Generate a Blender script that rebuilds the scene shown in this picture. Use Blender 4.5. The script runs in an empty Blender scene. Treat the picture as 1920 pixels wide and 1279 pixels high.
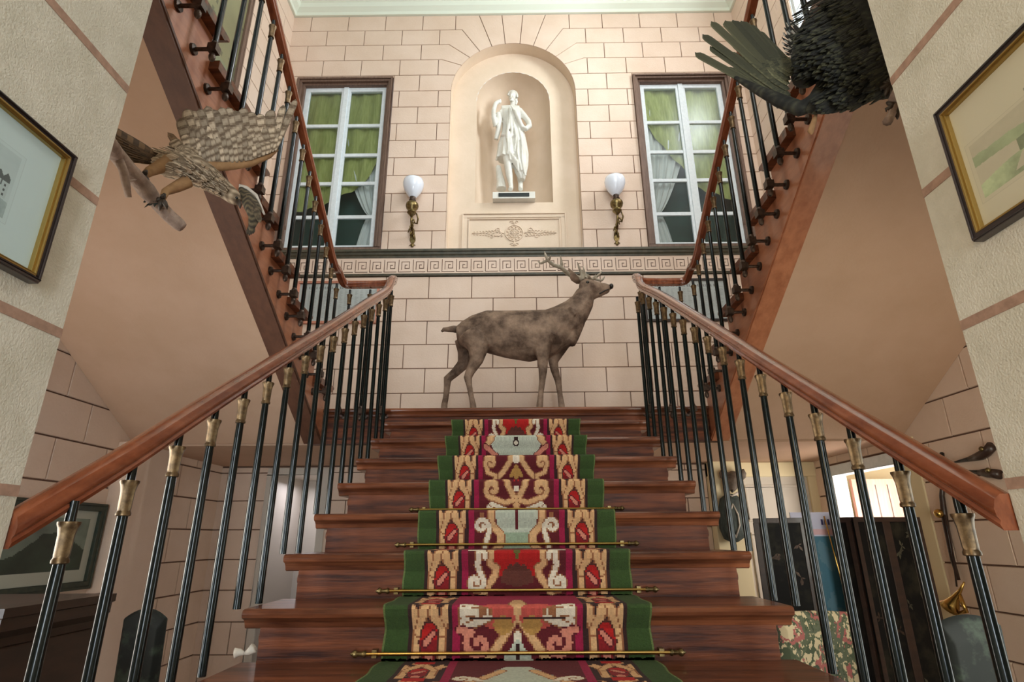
import bpy, bmesh, math, random
import numpy as np
from mathutils import Vector, Matrix
random.seed(4); rng = np.random.RandomState(7)
S = bpy.context.scene
COL = S.collection
PI = math.pi

# ---------------------------------------------------------------- camera
EYE = 1.588; FPX = 1057.82; PITCH = .335567; YAW = -.005839; ROLL = -.006608
_fw = Vector((math.sin(YAW)*math.cos(PITCH), math.cos(YAW)*math.cos(PITCH), math.sin(PITCH)))
_r = Vector((math.cos(YAW), -math.sin(YAW), 0)); _u = _r.cross(_fw)
_c, _s = math.cos(ROLL), math.sin(ROLL)
CR, CU = _c*_r + _s*_u, -_s*_r + _c*_u
cam = bpy.data.cameras.new('camera'); cam.sensor_width = 36; cam.lens = FPX*36/1920
cam.clip_start = .02; cam.clip_end = 100
co = bpy.data.objects.new('camera', cam); COL.objects.link(co)
co.matrix_world = Matrix(((CR.x, CU.x, -_fw.x, 0), (CR.y, CU.y, -_fw.y, 0), (CR.z, CU.z, -_fw.z, EYE), (0, 0, 0, 1)))
S.camera = co
def ray(x, y): return _fw + float((x-960)/FPX)*CR - float((y-639.5)/FPX)*CU
def at(x, y, Y):
    Y = float(Y); d = ray(x, y); t = Y/d.y; return Vector((d.x*t, Y, EYE+d.z*t))
def atX(x, y, X):
    d = ray(x, y); t = X/d.x; return Vector((X, d.y*t, EYE+d.z*t))

# ---------------------------------------------------------------- light and exposure
S.view_settings.view_transform = 'Standard'; S.view_settings.look = 'None'
S.view_settings.gamma = 1; S.view_settings.use_curve_mapping = False
S.view_settings.exposure = 0.8
w = bpy.data.worlds.new('sky'); S.world = w; w.use_nodes = True
w.node_tree.nodes['Background'].inputs[0].default_value = (.75, .87, 1, 1)
w.node_tree.nodes['Background'].inputs[1].default_value = 1.3
def area(name, loc, aim, sx, sy, power, color):
    l = bpy.data.lights.new(name, 'AREA'); l.shape = 'RECTANGLE'; l.size = sx; l.size_y = sy
    l.energy = power; l.color = color
    o = bpy.data.objects.new(name, l); COL.objects.link(o); o.location = loc
    o.rotation_euler = Vector(aim).to_track_quat('-Z', 'Y').to_euler()
    return o
area('daylight_upper_right_window', (3.12, 3.85, 7.2), (-1, -.1, -.3), 1.2, 1.6, 118, (.93, .97, 1))
area('fill_upper_front', (.9, .82, 6.4), (-.1, 1, -.22), 2.2, 2.8, 56, (1, .93, .84))  # added fill from an unseen window, evens out back wall and statue
area('daylight_entrance', (.4, -3.1, 1.9), (-.3, 1, .12), .7, 2.4, 60, (.84, .93, 1))
area('daylight_lower_left_front_window', (-2.0, .9, 1.5), (-.3, 1, -.1), .9, 1.3, 22, (.86, .93, 1))
area('fill_lower_right_front', (2.0, .9, 1.5), (.15, 1, .0), .9, 1.3, 24, (1, .9, .76))  # added fill for the lower right, no window known there
area('fill_lower_left_side', (-3.05, 2.1, 1.3), (1, .5, .35), 1.3, 1.4, 50, (1, .9, .76))  # added fill from the hidden left side, brightens the right soffit
area('fill_lower_right_side', (3.05, 2.1, 1.3), (-1, .5, .2), 1.3, 1.4, 8, (1, .96, .74))  # added weak fill from the hidden right side for the left soffit
area('fill_side_doorway', (3.4, 4.75, 1.75), (-1, .75, 0), .5, .6, 12, (1, .94, .84))  # added fill in the doorway, brightens the back wall corner and door
area('warm_fill', (-.98, -.9, 2.3), (1, .35, 0), .25, .5, 9, (1, .74, .42))  # added fill, no lamp known here, warms the right corridor wall
area('daylight_side_room', (3.75, 4.9, 1.9), (.1, .6, -.1), .6, .8, 5, (1, .95, .9))

# ---------------------------------------------------------------- helpers
def lin(c):
    c = [v/255 for v in c]
    return tuple(v/12.92 if v <= .04045 else ((v+.055)/1.055)**2.4 for v in c) + (1,)
MATS = {}
def mat(name, c, rough=.6, metal=0, c2=None, scale=6, stretch=(1, 1, 1), bump=0, bscale=None, lo=.35, hi=.65, coat=0, attr=None, spec=None, detail=6):
    m = bpy.data.materials.new(name); m.use_nodes = True; nt = m.node_tree; N = nt.nodes; Lk = nt.links
    b = N['Principled BSDF']; b.inputs['Roughness'].default_value = rough; b.inputs['Metallic'].default_value = metal
    b.inputs['Base Color'].default_value = lin(c)
    if coat: b.inputs['Coat Weight'].default_value = coat; b.inputs['Coat Roughness'].default_value = .08
    if spec is not None: b.inputs['Specular IOR Level'].default_value = spec
    if c2 or bump:
        tc = N.new('ShaderNodeTexCoord'); mp = N.new('ShaderNodeMapping'); mp.inputs['Scale'].default_value = stretch
        Lk.new(tc.outputs['Object'], mp.inputs['Vector'])
    if c2:
        n = N.new('ShaderNodeTexNoise'); n.inputs['Scale'].default_value = scale; n.inputs['Detail'].default_value = detail; n.inputs['Roughness'].default_value = .62
        r = N.new('ShaderNodeValToRGB'); r.color_ramp.elements[0].position = lo; r.color_ramp.elements[1].position = hi
        r.color_ramp.elements[0].color = lin(c); r.color_ramp.elements[1].color = lin(c2)
        Lk.new(mp.outputs[0], n.inputs['Vector']); Lk.new(n.outputs['Fac'], r.inputs[0]); Lk.new(r.outputs[0], b.inputs['Base Color'])
    if attr:
        a = N.new('ShaderNodeAttribute'); a.attribute_name = attr; Lk.new(a.outputs['Color'], b.inputs['Base Color'])
    if bump:
        n2 = N.new('ShaderNodeTexNoise'); n2.inputs['Scale'].default_value = bscale or scale*4; n2.inputs['Detail'].default_value = 5
        Lk.new(mp.outputs[0], n2.inputs['Vector'])
        bp = N.new('ShaderNodeBump'); bp.inputs['Strength'].default_value = bump; bp.inputs['Distance'].default_value = .01
        Lk.new(n2.outputs['Fac'], bp.inputs['Height']); Lk.new(bp.outputs[0], b.inputs['Normal'])
    MATS[name] = m; return m
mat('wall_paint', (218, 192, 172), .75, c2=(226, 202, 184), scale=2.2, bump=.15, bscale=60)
mat('joint_paint', (104, 76, 62), .8)
mat('niche_paint', (220, 198, 174), .7, c2=(228, 206, 184), scale=3, bump=.1, bscale=40)
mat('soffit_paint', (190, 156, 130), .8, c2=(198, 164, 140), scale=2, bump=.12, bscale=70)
mat('limestone', (198, 190, 172), .8, c2=(214, 206, 190), scale=9, bump=.35, bscale=190)
mat('joint_brown', (150, 118, 100), .85, c2=(176, 140, 120), scale=40)
mat('ceiling_white', (226, 232, 218), .8)
mat('greenwood', (62, 60, 46), .45, c2=(84, 78, 62), scale=14)
mat('casing_brown', (98, 74, 62), .5, c2=(122, 96, 82), scale=9, stretch=(6, 6, .7), bump=.15)
mat('white_paint', (214, 222, 226), .5, c2=(226, 232, 236), scale=30, bump=.1)
mat('mahogany', (112, 50, 28), .34, c2=(158, 82, 48), scale=5, stretch=(.7, 6, 6), bump=.12, coat=.35)
mat('stringer_wood', (158, 96, 66), .4, c2=(186, 122, 88), scale=4, stretch=(4, 1, 5), bump=.06, coat=.25)
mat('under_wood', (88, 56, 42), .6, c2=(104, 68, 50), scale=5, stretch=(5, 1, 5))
mat('tread_wood', (66, 34, 22), .3, c2=(134, 78, 50), scale=4, stretch=(.5, 5, 5), bump=.12, coat=.25, spec=.3, detail=10)
mat('riser_wood', (50, 24, 18), .45, c2=(122, 66, 38), scale=5, stretch=(.5, 5, 7), bump=.2, spec=.22, detail=10)
mat('handrail_wood', (112, 56, 34), .22, c2=(150, 84, 54), scale=5, stretch=(8, .8, 3), coat=.8)
mat('iron', (4, 14, 14), .16, spec=.4)
mat('bronze', (128, 104, 74), .38, .75, c2=(84, 66, 46), scale=60)
mat('bracket_bronze', (84, 66, 54), .42, .6, c2=(52, 40, 34), scale=50)
mat('brass', (196, 160, 92), .26, 1)
mat('old_brass', (148, 128, 84), .34, .9, c2=(92, 76, 48), scale=40)
mat('opal', (232, 236, 246), .18, coat=.4)
mat('marble', (226, 224, 216), .45, c2=(212, 208, 198), scale=8, bump=.1)
mat('dark_plaque', (40, 46, 48), .35, .4)
mat('deer_hide', (70, 50, 36), .8, c2=(150, 124, 104), scale=7, bump=1, bscale=26, lo=.36, hi=.66, detail=12)
mat('antler', (118, 104, 86), .5, c2=(168, 156, 136), scale=16)
mat('black_gloss', (14, 13, 12), .12)
mat('dark_nose', (40, 34, 30), .3)
mat('green_cloth', (146, 152, 80), .85, c2=(176, 178, 108), scale=4, stretch=(12, 12, 1.5))
mat('sheer_cloth', (214, 214, 210), .85)
mat('dark_green', (24, 62, 52), .6)
mat('gold_frame', (176, 146, 84), .32, .8)
mat('dark_frame', (52, 42, 40), .35, coat=.3)
mat('green_frame', (40, 52, 44), .5, c2=(62, 66, 52), scale=20)
mat('picture', (200, 200, 200), .5, attr='col', coat=.25)
mat('carpet_wool', (150, 30, 40), .95, attr='col', bump=.5, bscale=220)
mat('dark_wood', (40, 26, 22), .4, c2=(58, 38, 30), scale=6, stretch=(1, 1, 4), coat=.2)
mat('lacquer', (10, 8, 8), .6, spec=.2, c2=(50, 46, 34), scale=7, lo=.5, hi=.75, detail=12)
mat('floral', (196, 182, 158), .9, attr='col')
mat('green_velvet', (18, 24, 22), .7, c2=(84, 100, 84), scale=9, lo=.5, hi=.8, detail=12)
mat('feather_brown', (112, 88, 64), .85, attr='col', bump=.3, bscale=90)
mat('branch_bark', (120, 98, 86), .8, c2=(172, 148, 132), scale=14, bump=.5)
mat('leg_feather', (166, 128, 88), .85, c2=(140, 104, 70), scale=20)
mat('talon', (58, 46, 36), .5)
mat('white_tile', (198, 188, 176), .5)
mat('stone_floor', (170, 158, 140), .5, c2=(150, 138, 120), scale=4)
mat('cream_paint', (222, 206, 168), .6)
mat('pink_wood', (196, 128, 104), .45, c2=(214, 150, 126), scale=5, stretch=(6, 6, .6))
mat('grey_fur', (92, 82, 74), .9, c2=(120, 108, 98), scale=20)
mat('canvas_grey', (40, 48, 46), .7, c2=(70, 80, 76), scale=14, stretch=(4, 4, 1))
def glassmat(name, tint, gl=.10):
    m = bpy.data.materials.new(name); m.use_nodes = True; nt = m.node_tree; N = nt.nodes; N.clear()
    o = N.new('ShaderNodeOutputMaterial'); mx = N.new('ShaderNodeMixShader'); t = N.new('ShaderNodeBsdfTransparent'); g = N.new('ShaderNodeBsdfGlossy')
    f = N.new('ShaderNodeFresnel'); f.inputs[0].default_value = 1.33
    t.inputs[0].default_value = tint; g.inputs['Roughness'].default_value = .3
    nt.links.new(f.outputs[0], mx.inputs[0]); nt.links.new(t.outputs[0], mx.inputs[1]); nt.links.new(g.outputs[0], mx.inputs[2]); nt.links.new(mx.outputs[0], o.inputs[0])
    MATS[name] = m
glassmat('glass', (.93, .96, .96, 1))

def link(name, me, parent=None):
    o = bpy.data.objects.new(name, me); COL.objects.link(o)
    if parent:
        o.parent = parent
        if parent.type == 'EMPTY': o.location = -Vector(parent.location)
    return o
def tag(o, label, cat, group=None):
    o['label'] = label; o['category'] = cat
    if group: o['group'] = group
    return o
def struct(o): o['kind'] = 'structure'; return o
def empty(name, loc, label=None, cat=None, group=None):
    o = bpy.data.objects.new(name, None); o.empty_display_size = .1; o.location = loc; COL.objects.link(o)
    if label: tag(o, label, cat, group)
    return o
def copy_tree(o, parent=None):
    c = o.copy(); COL.objects.link(c)
    if parent: c.parent = parent
    for ch in list(o.children): copy_tree(ch, c)
    return c
class MB:
    def __init__(s): s.v = []; s.f = []; s.m = []; s.c = []; s.col = (1, 1, 1, 1)
    def add(s, vs, fs, mi=0):
        n = len(s.v); s.v += [tuple(v) for v in vs]; s.f += [tuple(n+i for i in f) for f in fs]; s.m += [mi]*len(fs); s.c += [s.col]*len(fs); return s
    def box(s, a, b, mi=0):
        x0, y0, z0 = a; x1, y1, z1 = b
        return s.add([(x0, y0, z0), (x1, y0, z0), (x1, y1, z0), (x0, y1, z0), (x0, y0, z1), (x1, y0, z1), (x1, y1, z1), (x0, y1, z1)],
            [(0, 3, 2, 1), (4, 5, 6, 7), (0, 1, 5, 4), (1, 2, 6, 5), (2, 3, 7, 6), (3, 0, 4, 7)], mi)
    def prism(s, poly, fn, d0, d1, mi=0):
        n = len(poly); vs = [fn(p[0], p[1], d0) for p in poly]+[fn(p[0], p[1], d1) for p in poly]
        return s.add(vs, [tuple(range(n))[::-1], tuple(range(n, 2*n))]+[(i, (i+1) % n, n+(i+1) % n, n+i) for i in range(n)], mi)
    def tube(s, pts, rad, n=10, mi=0, caps=True, flat=None):
        pts = [Vector(p) for p in pts]
        if not hasattr(rad, '__len__'): rad = [rad]*len(pts)
        rings = []; t0 = None; up = None
        for i, p in enumerate(pts):
            t = (pts[min(i+1, len(pts)-1)]-pts[max(i-1, 0)]).normalized()
            if up is None:
                up = Vector((0, 0, 1)) if abs(t.z) < .9 else Vector((0, 1, 0))
            a = t.cross(up).normalized(); bb = a.cross(t).normalized(); up = bb
            r = rad[i]; ra, rb = r if hasattr(r, '__len__') else (r, r)
            rings.append([p+a*math.cos(2*PI*k/n)*ra+bb*math.sin(2*PI*k/n)*rb for k in range(n)])
        return s.loft(rings, mi, caps)
    def loft(s, rings, mi=0, caps=True, closed=True):
        n = len(rings[0]); vs = [v for r in rings for v in r]; fs = []
        for i in range(len(rings)-1):
            for k in range(n if closed else n-1):
                fs.append((i*n+k, i*n+(k+1) % n, (i+1)*n+(k+1) % n, (i+1)*n+k))
        if caps and closed: fs += [tuple(range(n))[::-1], tuple((len(rings)-1)*n+k for k in range(n))]
        return s.add(vs, fs, mi)
    def lathe(s, prof, c=(0, 0, 0), n=24, mi=0, fold=None, caps=True):
        c = Vector(c); rings = []
        for r, z in prof:
            rings.append([c+Vector((math.cos(2*PI*k/n)*r*(1+(fold(2*PI*k/n, z) if fold else 0)), math.sin(2*PI*k/n)*r*(1+(fold(2*PI*k/n, z) if fold else 0)), z)) for k in range(n)])
        return s.loft(rings, mi, caps)
    def ball(s, c, r, n=12, m=8, mi=0):
        r = r if hasattr(r, '__len__') else (r, r, r); c = Vector(c); rings = []
        for i in range(m+1):
            ph = -PI/2+PI*min(max(i, .02), m-.02)/m
            rings.append([c+Vector((r[0]*math.cos(ph)*math.cos(2*PI*k/n), r[1]*math.cos(ph)*math.sin(2*PI*k/n), r[2]*math.sin(ph))) for k in range(n)])
        return s.loft(rings, mi, True)
    def sweep(s, prof, path, side, up, mi=0):
        rings = []
        for i, p in enumerate(path):
            p = Vector(p); sd = Vector(side[i]) if isinstance(side, list) else Vector(side); u = Vector(up[i]) if isinstance(up, list) else Vector(up)
            rings.append([p+sd*a+u*b for a, b in prof])
        return s.loft(rings, mi, True)
    def build(s, name, mats, parent=None, smooth=False, bevel=0, cols=False):
        me = bpy.data.meshes.new(name); me.from_pydata(s.v, [], s.f)
        if not isinstance(mats, (list, tuple)): mats = [mats]
        for m in mats: me.materials.append(MATS[m])
        me.polygons.foreach_set('material_index', s.m)
        if cols:
            a = me.color_attributes.new('col', 'FLOAT_COLOR', 'CORNER'); arr = []
            for p, c in zip(me.polygons, s.c): arr += list(c)*len(p.vertices)
            a.data.foreach_set('color', arr)
        bm = bmesh.new(); bm.from_mesh(me); bmesh.ops.recalc_face_normals(bm, faces=bm.faces)
        if bevel:
            bmesh.ops.remove_doubles(bm, verts=bm.verts, dist=1e-5)
            es = [e for e in bm.edges if len(e.link_faces) == 2 and e.calc_face_angle(0) > .5]
            bmesh.ops.bevel(bm, geom=es, offset=bevel, segments=2, affect='EDGES', profile=.6)
        bm.to_mesh(me); bm.free()
        me.update()
        if smooth:
            me.shade_smooth() if smooth is True else None
            if smooth == 'auto':
                for p in me.polygons: p.use_smooth = True
                bm = bmesh.new(); bm.from_mesh(me)
                for e in bm.edges:
                    if len(e.link_faces) == 2 and e.calc_face_angle(0) > .6: e.smooth = False
                bm.to_mesh(me); bm.free()
        return link(name, me, parent)
def remesh(o, vox, smooth_it=4, col=None):
    m = o.modifiers.new('r', 'REMESH'); m.mode = 'VOXEL'; m.voxel_size = vox; m.use_smooth_shade = True
    if smooth_it:
        sm = o.modifiers.new('s', 'SMOOTH'); sm.iterations = smooth_it; sm.factor = .5
    dg = bpy.context.evaluated_depsgraph_get(); me = bpy.data.meshes.new_from_object(o.evaluated_get(dg))
    mats = list(o.data.materials); o.modifiers.clear(); o.data = me
    if not me.materials:
        for mm in mats: me.materials.append(mm)
    me.shade_smooth()
    if col:
        a = me.color_attributes.new('col', 'FLOAT_COLOR', 'POINT'); arr = []
        for v in me.vertices: arr += col(v.co)
        a.data.foreach_set('color', arr)
    return o
# ---------------------------------------------------------------- walls of painted blocks
YB = 5.74; XS = 2.95; ZC = 8.24; NR = .79; NZ = 6.95; ZL = 2.55; ZU = 2.28
fb = lambda x, z, d: (x, YB-d, z)
fl = lambda y, z, d: (-XS+d, y, z)
fr = lambda y, z, d: (XS-d, y, z)
def inset(poly, g):
    n = len(poly); out = []
    A = sum(poly[i][0]*poly[(i+1) % n][1]-poly[(i+1) % n][0]*poly[i][1] for i in range(n)); sg = 1 if A > 0 else -1
    for i in range(n):
        p0, p1, p2 = [Vector(q) for q in (poly[i-1], poly[i], poly[(i+1) % n])]
        e1 = (p1-p0).normalized(); e2 = (p2-p1).normalized()
        n1 = Vector((-e1.y, e1.x))*sg; n2 = Vector((-e2.y, e2.x))*sg
        b = (n1+n2); k = g*2/max(b.length_squared, .8); q = p1+b*k*.5*1.0
        out.append((q.x, q.y))
    return out
def block(mb, poly, fn, gap=.0065, ch=.005, d=.012):
    a = inset(poly, gap); b = inset(poly, gap+ch); n = len(poly)
    vs = [fn(p[0], p[1], 0) for p in a]+[fn(p[0], p[1], d) for p in b]
    mb.add(vs, [tuple(range(n, 2*n))]+[(i, (i+1) % n, n+(i+1) % n, n+i) for i in range(n)], 0)
def courses(mb, fn, u0, u1, levels, step, offs, holes=(), gp=.0065):
    for i in range(len(levels)-1):
        z0, z1 = levels[i], levels[i+1]
        off = offs[i % 2]; js = [u0]; k = math.ceil((u0-off)/step)
        while off+k*step < u1-.02:
            j = off+k*step
            if j > u0+.02: js.append(j)
            k += 1
        js.append(u1)
        for a, b in zip(js, js[1:]):
            segs = [(a, b, z0, z1)]
            for h in holes:
                ns = []
                for (a_, b_, c_, d_) in segs:
                    if b_ <= h[0]+1e-4 or a_ >= h[1]-1e-4 or d_ <= h[2]+1e-4 or c_ >= h[3]-1e-4: ns.append((a_, b_, c_, d_)); continue
                    if a_ < h[0]: ns.append((a_, h[0], c_, d_))
                    if b_ > h[1]: ns.append((h[1], b_, c_, d_))
                    m0, m1 = max(a_, h[0]), min(b_, h[1])
                    if c_ < h[2]: ns.append((m0, m1, c_, h[2]))
                    if d_ > h[3]: ns.append((m0, m1, h[3], d_))
                segs = ns
            for (a_, b_, c_, d_) in segs:
                if b_-a_ > .03 and d_-c_ > .03: block(mb, [(a_, c_), (b_, c_), (b_, d_), (a_, d_)], fn, gp)
def sheet(mb, fn, u0, u1, z0, z1, holes=(), mi=1, th=0):
    us = sorted({u0, u1, *[h[0] for h in holes], *[h[1] for h in holes]}); zs = sorted({z0, z1, *[h[2] for h in holes], *[h[3] for h in holes]})
    us = [u for u in us if u0 <= u <= u1]; zs = [z for z in zs if z0 <= z <= z1]
    for a, b in zip(us, us[1:]):
        for c, d in zip(zs, zs[1:]):
            m = ((a+b)/2, (c+d)/2)
            if any(h[0] < m[0] < h[1] and h[2] < m[1] < h[3] for h in holes): continue
            mb.add([fn(a, c, 0), fn(b, c, 0), fn(b, d, 0), fn(a, d, 0)], [(0, 1, 2, 3)], mi)
UP = [4.69+.2536*i for i in range(15)]
LOW = [4.36-.2683*i for i in range(17)][::-1]; LOW[0] = 0.0
WIN = [(-2.76, -1.53, 4.69, 7.18), (1.53, 2.76, 4.69, 7.18)]
DOORL = (-2.40, -1.93, 0, 2.2); DOORR = (2.16, 2.86, 0, 2.14)
mb = MB()
sheet(mb, fb, -XS, XS, 0, ZC+.4, WIN+[DOORL, (-.86, .86, 4.69, 8.24)])
# centre above arch
arc = [(NR*math.cos(a), NZ+NR*math.sin(a)) for a in np.linspace(0, PI, 33)]
for i in range(32):
    p, q = arc[i], arc[i+1]
    mb.add([fb(p[0], p[1], 0), fb(q[0], q[1], 0), fb(q[0]*1.0889, ZC, 0), fb(p[0]*1.0889, ZC, 0)], [(0, 1, 2, 3)], 1)
for s in (-1, 1):
    mb.add([fb(s*NR, 4.69, 0), fb(s*.86, 4.69, 0), fb(s*.86, ZC, 0), fb(s*NR, NZ, 0)], [(0, 1, 2, 3)], 1)
def amir(poly, s): return [(s*x, z) for x, z in poly]
def apt(deg): return (-NR*math.cos(math.radians(deg)), NZ+NR*math.sin(math.radians(deg)))
def arcp(d0, d1, n=4): return [apt(d0+(d1-d0)*k/n) for k in range(n+1)]
bends = {10: -.965, 11: -.922, 12: -.838, 13: -.671}; angs = {10: 20, 11: 33, 12: 45, 13: 57}
for s in (-1, 1):
    def put(poly): block(mb, amir(poly, -s) if s == 1 else poly, fb)
    def mir(u, z, d): return fb(-s*u if s == 1 else u, z, d)
    # plain field, left half
    for lv, ze in ((UP[:10], None),):
        courses(mb, mir, -XS, -NR, lv, .5, (-.95, -1.2), [WIN[0]])
    for q in (9, 10, 11, 12, 13): courses(mb, mir, -XS, -1.2 if q % 2 else -.967, UP[q:q+2], .5, ((-1.2, -.967)[(q+1) % 2],)*2, [WIN[0]])
    put([(-1.2, UP[9]), (-NR, UP[9])]+arcp(5, 20)[:]+[(bends[10], UP[10]), (-1.2, UP[10])])
    put([(-.967, UP[10])]+arcp(20, 33)+[(bends[11], UP[11]), (-.967, UP[11])])
    put([(-1.2, UP[11]), (bends[11], UP[11])]+arcp(33, 45)+[(bends[12], UP[12]), (-1.2, UP[12])])
    put([(-.967, UP[12]), (bends[12], UP[12])]+arcp(45, 57)+[(bends[13], UP[13]), (-.967, UP[13])])
    put([(-1.2, UP[13]), (-.76, UP[13]), (-.76, UP[14]), (-1.2, UP[14])])
    put([(-.76, UP[13]), (bends[13], UP[13])]+arcp(57, 70)+[(-.447, ZC), (-.76, ZC)])
    put(arcp(70, 83)+[(-.141, ZC), (-.447, ZC)])
block(mb, arcp(83, 97)+[(.141, ZC), (-.141, ZC)], fb)
courses(mb, fb, -XS, XS, LOW[-8:], .4785, (0, .239))
courses(mb, fb, -XS, XS, LOW[:-7], .4785, (.239, 0), [DOORL, (1.88, XS, 0, 2.3), (-XS, XS, ZU-.01, ZL)])
struct(mb.build('wall_back', ['wall_paint', 'joint_paint']))
# niche: outer recess, inner half-round niche
mb = MB(); D1 = .16; R2 = .475; ZN = 5.42; fn = lambda x, z, d: (x, YB+D1-d, z)
out = [(-NR, 4.69)]+[apt(a) for a in np.linspace(0, 180, 33)]+[(NR, 4.69)]
mb.loft([[fb(x, z, .008) for x, z in out], [fn(x, z, 0) for x, z in out]], 0, False, False)
inn = [(-R2, ZN)]+[(-R2*math.cos(math.radians(a)), NZ+R2*math.sin(math.radians(a))) for a in np.linspace(0, 180, 33)]+[(R2, ZN)]
mb.loft([[fn(x, z, 0) for x, z in out], [fn(x, z, 0) for x, z in inn]], 0, False, False)
mb.add([fn(-NR, 4.69, 0), fn(NR, 4.69, 0), fn(R2, ZN, 0), fn(-R2, ZN, 0)], [(0, 1, 2, 3)], 0)
rings = [[(R2*-math.cos(a), YB+D1+R2*math.sin(a), z) for a in np.linspace(0, PI, 25)] for z in (ZN, NZ)]
for ph in np.linspace(0, PI/2, 9)[1:]:
    rings.append([(R2*-math.cos(a)*math.cos(ph), YB+D1+R2*math.sin(a)*math.cos(ph), NZ+R2*math.sin(ph)) for a in np.linspace(0, PI, 25)])
mb.loft(rings, 0, False, False)
# dome meets the front arch: fill rows between hemisphere profile (exact) ; floor of the niche
mb.add([(R2*-math.cos(a), YB+D1+R2*math.sin(a), ZN) for a in np.linspace(0, PI, 25)], [tuple(range(25))], 0)
struct(mb.build('wall_niche', 'niche_paint', smooth='auto'))
# relief panel under the niche
pn = empty('relief_panel', (0, YB+D1, 4.72), 'moulded plaster panel with a rosette and leafy scrolls under the statue niche', 'panel')
m = MB(); PX, PZ0, PZ1 = .62, 4.72, 5.27
def frm(m, x0, x1, z0, z1, w_, d0, d1, fn):
    for a, b, c, d in ((x0, x1, z0, z0+w_), (x0, x1, z1-w_, z1), (x0, x0+w_, z0+w_, z1-w_), (x1-w_, x1, z0+w_, z1-w_)):
        m.prism([(a, c), (b, c), (b, d), (a, d)], fn, d0, d1)
frm(m, -PX, PX, PZ0, PZ1, .014, 0, .022, fn); frm(m, -PX+.014, PX-.014, PZ0+.014, PZ1-.014, .045, 0, .008, fn)
frm(m, -PX+.075, PX-.075, PZ0+.075, PZ1-.075, .01, 0, .016, fn)
m.build('frame', 'niche_paint', pn, bevel=.002)
cx, cz = .0, 5.0
def rtube(m, pts, r): m.tube([fn(x, z, .006) for x, z in pts], r, 6)
m = MB()
for rr in (.105, .06): rtube(m, [(cx+rr*math.cos(a), cz+rr*math.sin(a)) for a in np.linspace(0, 2*PI, 33)], .007)
for k in range(12):
    a = k*PI/6; rtube(m, [(cx+r_*math.cos(a+.0), cz+r_*math.sin(a)) for r_ in (.012, .03, .055)], .005)
    a += PI/12; m.ball(fn(cx+.083*math.cos(a), cz+.083*math.sin(a), .006), .011, 8, 5)
m.ball(fn(cx, cz, .006), .014, 8, 6)
m.build('rosette', 'niche_paint', pn, smooth=True)
for s in (-1, 1):
    m = MB(); rtube(m, [(s*x, z) for x, z in ((.12, 5.0), (.2, 5.015), (.28, 4.99), (.36, 5.01), (.44, 5.0), (.5, 5.0))], .006)
    for j in range(9):
        x = .15+j*.038; L_ = .05-.003*j
        for q in (-1, 1): rtube(m, [(s*x, 5.0), (s*(x+L_*.5), 5.0+q*L_*.8), (s*(x+L_), 5.0+q*L_*.75)], .0055-.0003*j)
    for (a0, z0_, r0) in ((.19, 5.045, .03), (.27, 4.955, .032), (.15, 4.965, .02)):
        rtube(m, [(s*(a0+r0*(1-t/9)*math.cos(t)), z0_+r0*(1-t/9)*math.sin(t)) for t in np.linspace(0, 5.5, 14)], .005)
    m.build('leaf_scroll', 'niche_paint', pn, smooth=True)
for q in (-1, 1):
    m = MB()
    for s in (-1, 1): rtube(m, [(s*(.025+.022*(1-t/9)*math.cos(t)), cz+q*(.15)+.022*(1-t/9)*math.sin(t)) for t in np.linspace(0, 5.5, 12)], .006)
    rtube(m, [(0, cz+q*.11), (0, cz+q*.17)], .008)
    m.build('finial_scroll', 'niche_paint', pn, smooth=True)
# dado ledge, key frieze
m = MB(); pf = [(0, 4.595), (.018, 4.595), (.022, 4.615), (.035, 4.63), (.04, 4.655), (.055, 4.66), (.055, 4.688), (0, 4.69)]
m.loft([[(x, YB-a, z) for a, z in pf] for x in (-XS, XS)]); struct(m.build('trim_1', 'greenwood'))
m = MB(); pf = [(0, 4.36), (.03, 4.365), (.034, 4.385), (.014, 4.40), (0, 4.40)]
m.loft([[(x, YB-a, z) for a, z in pf] for x in (-XS, XS)]); struct(m.build('trim_2', 'greenwood'))
m = MB(); m.prism([(-XS, 4.40), (XS, 4.40), (XS, 4.595), (-XS, 4.595)], fb, 0, .012, 0)
U = .1632; x = -18*U
key = [((0, 0), (0, 6)), ((0, 0), (5, 0)), ((5, 0), (5, 0.01)), ((1.2, 1.2), (1.2, 5)), ((1.2, 5), (4.4, 5)), ((4.4, 5), (4.4, 1.7)), ((4.4, 1.7), (2.6, 1.7)), ((2.6, 1.7), (2.6, 3.4)), ((2.6, 3.4), (3.4, 3.4))]
for i in range(36):
    for (a, b), (c, d) in key:
        sx, sz, t = U/6, .15/6, .0033
        x0, x1 = x+min(a, c)*sx, x+max(a, c)*sx; z0, z1 = 4.42+min(b, d)*sz, 4.42+max(b, d)*sz
        m.prism([(x0-t, z0-t), (x1+t, z0-t), (x1+t, z1+t), (x0-t, z1+t)], fb, .012, .0145, 1)
    x += U
struct(m.build('trim_3', ['wall_paint', 'joint_paint']))
# side walls
WR = (3.25, 4.5, 6.35, 8.05); DR = (4.36, 5.45, 0, 2.2); LW = (1.4, 2.8, .6, 2.0)
ym = .479
for nm, f_, holes in (('wall_left', fl, [LW]), ('wall_right', fr, [WR, DR, LW])):
    mb = MB(); sheet(mb, f_, .9, YB, 0, ZC+.4, holes)
    courses(mb, f_, .9, YB, UP, .5, (YB-.25, YB), holes); courses(mb, f_, .9, YB, LOW, .4785, (YB, YB-.239), holes, .0095)
    struct(mb.build(nm, ['wall_paint', 'joint_paint']))
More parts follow.
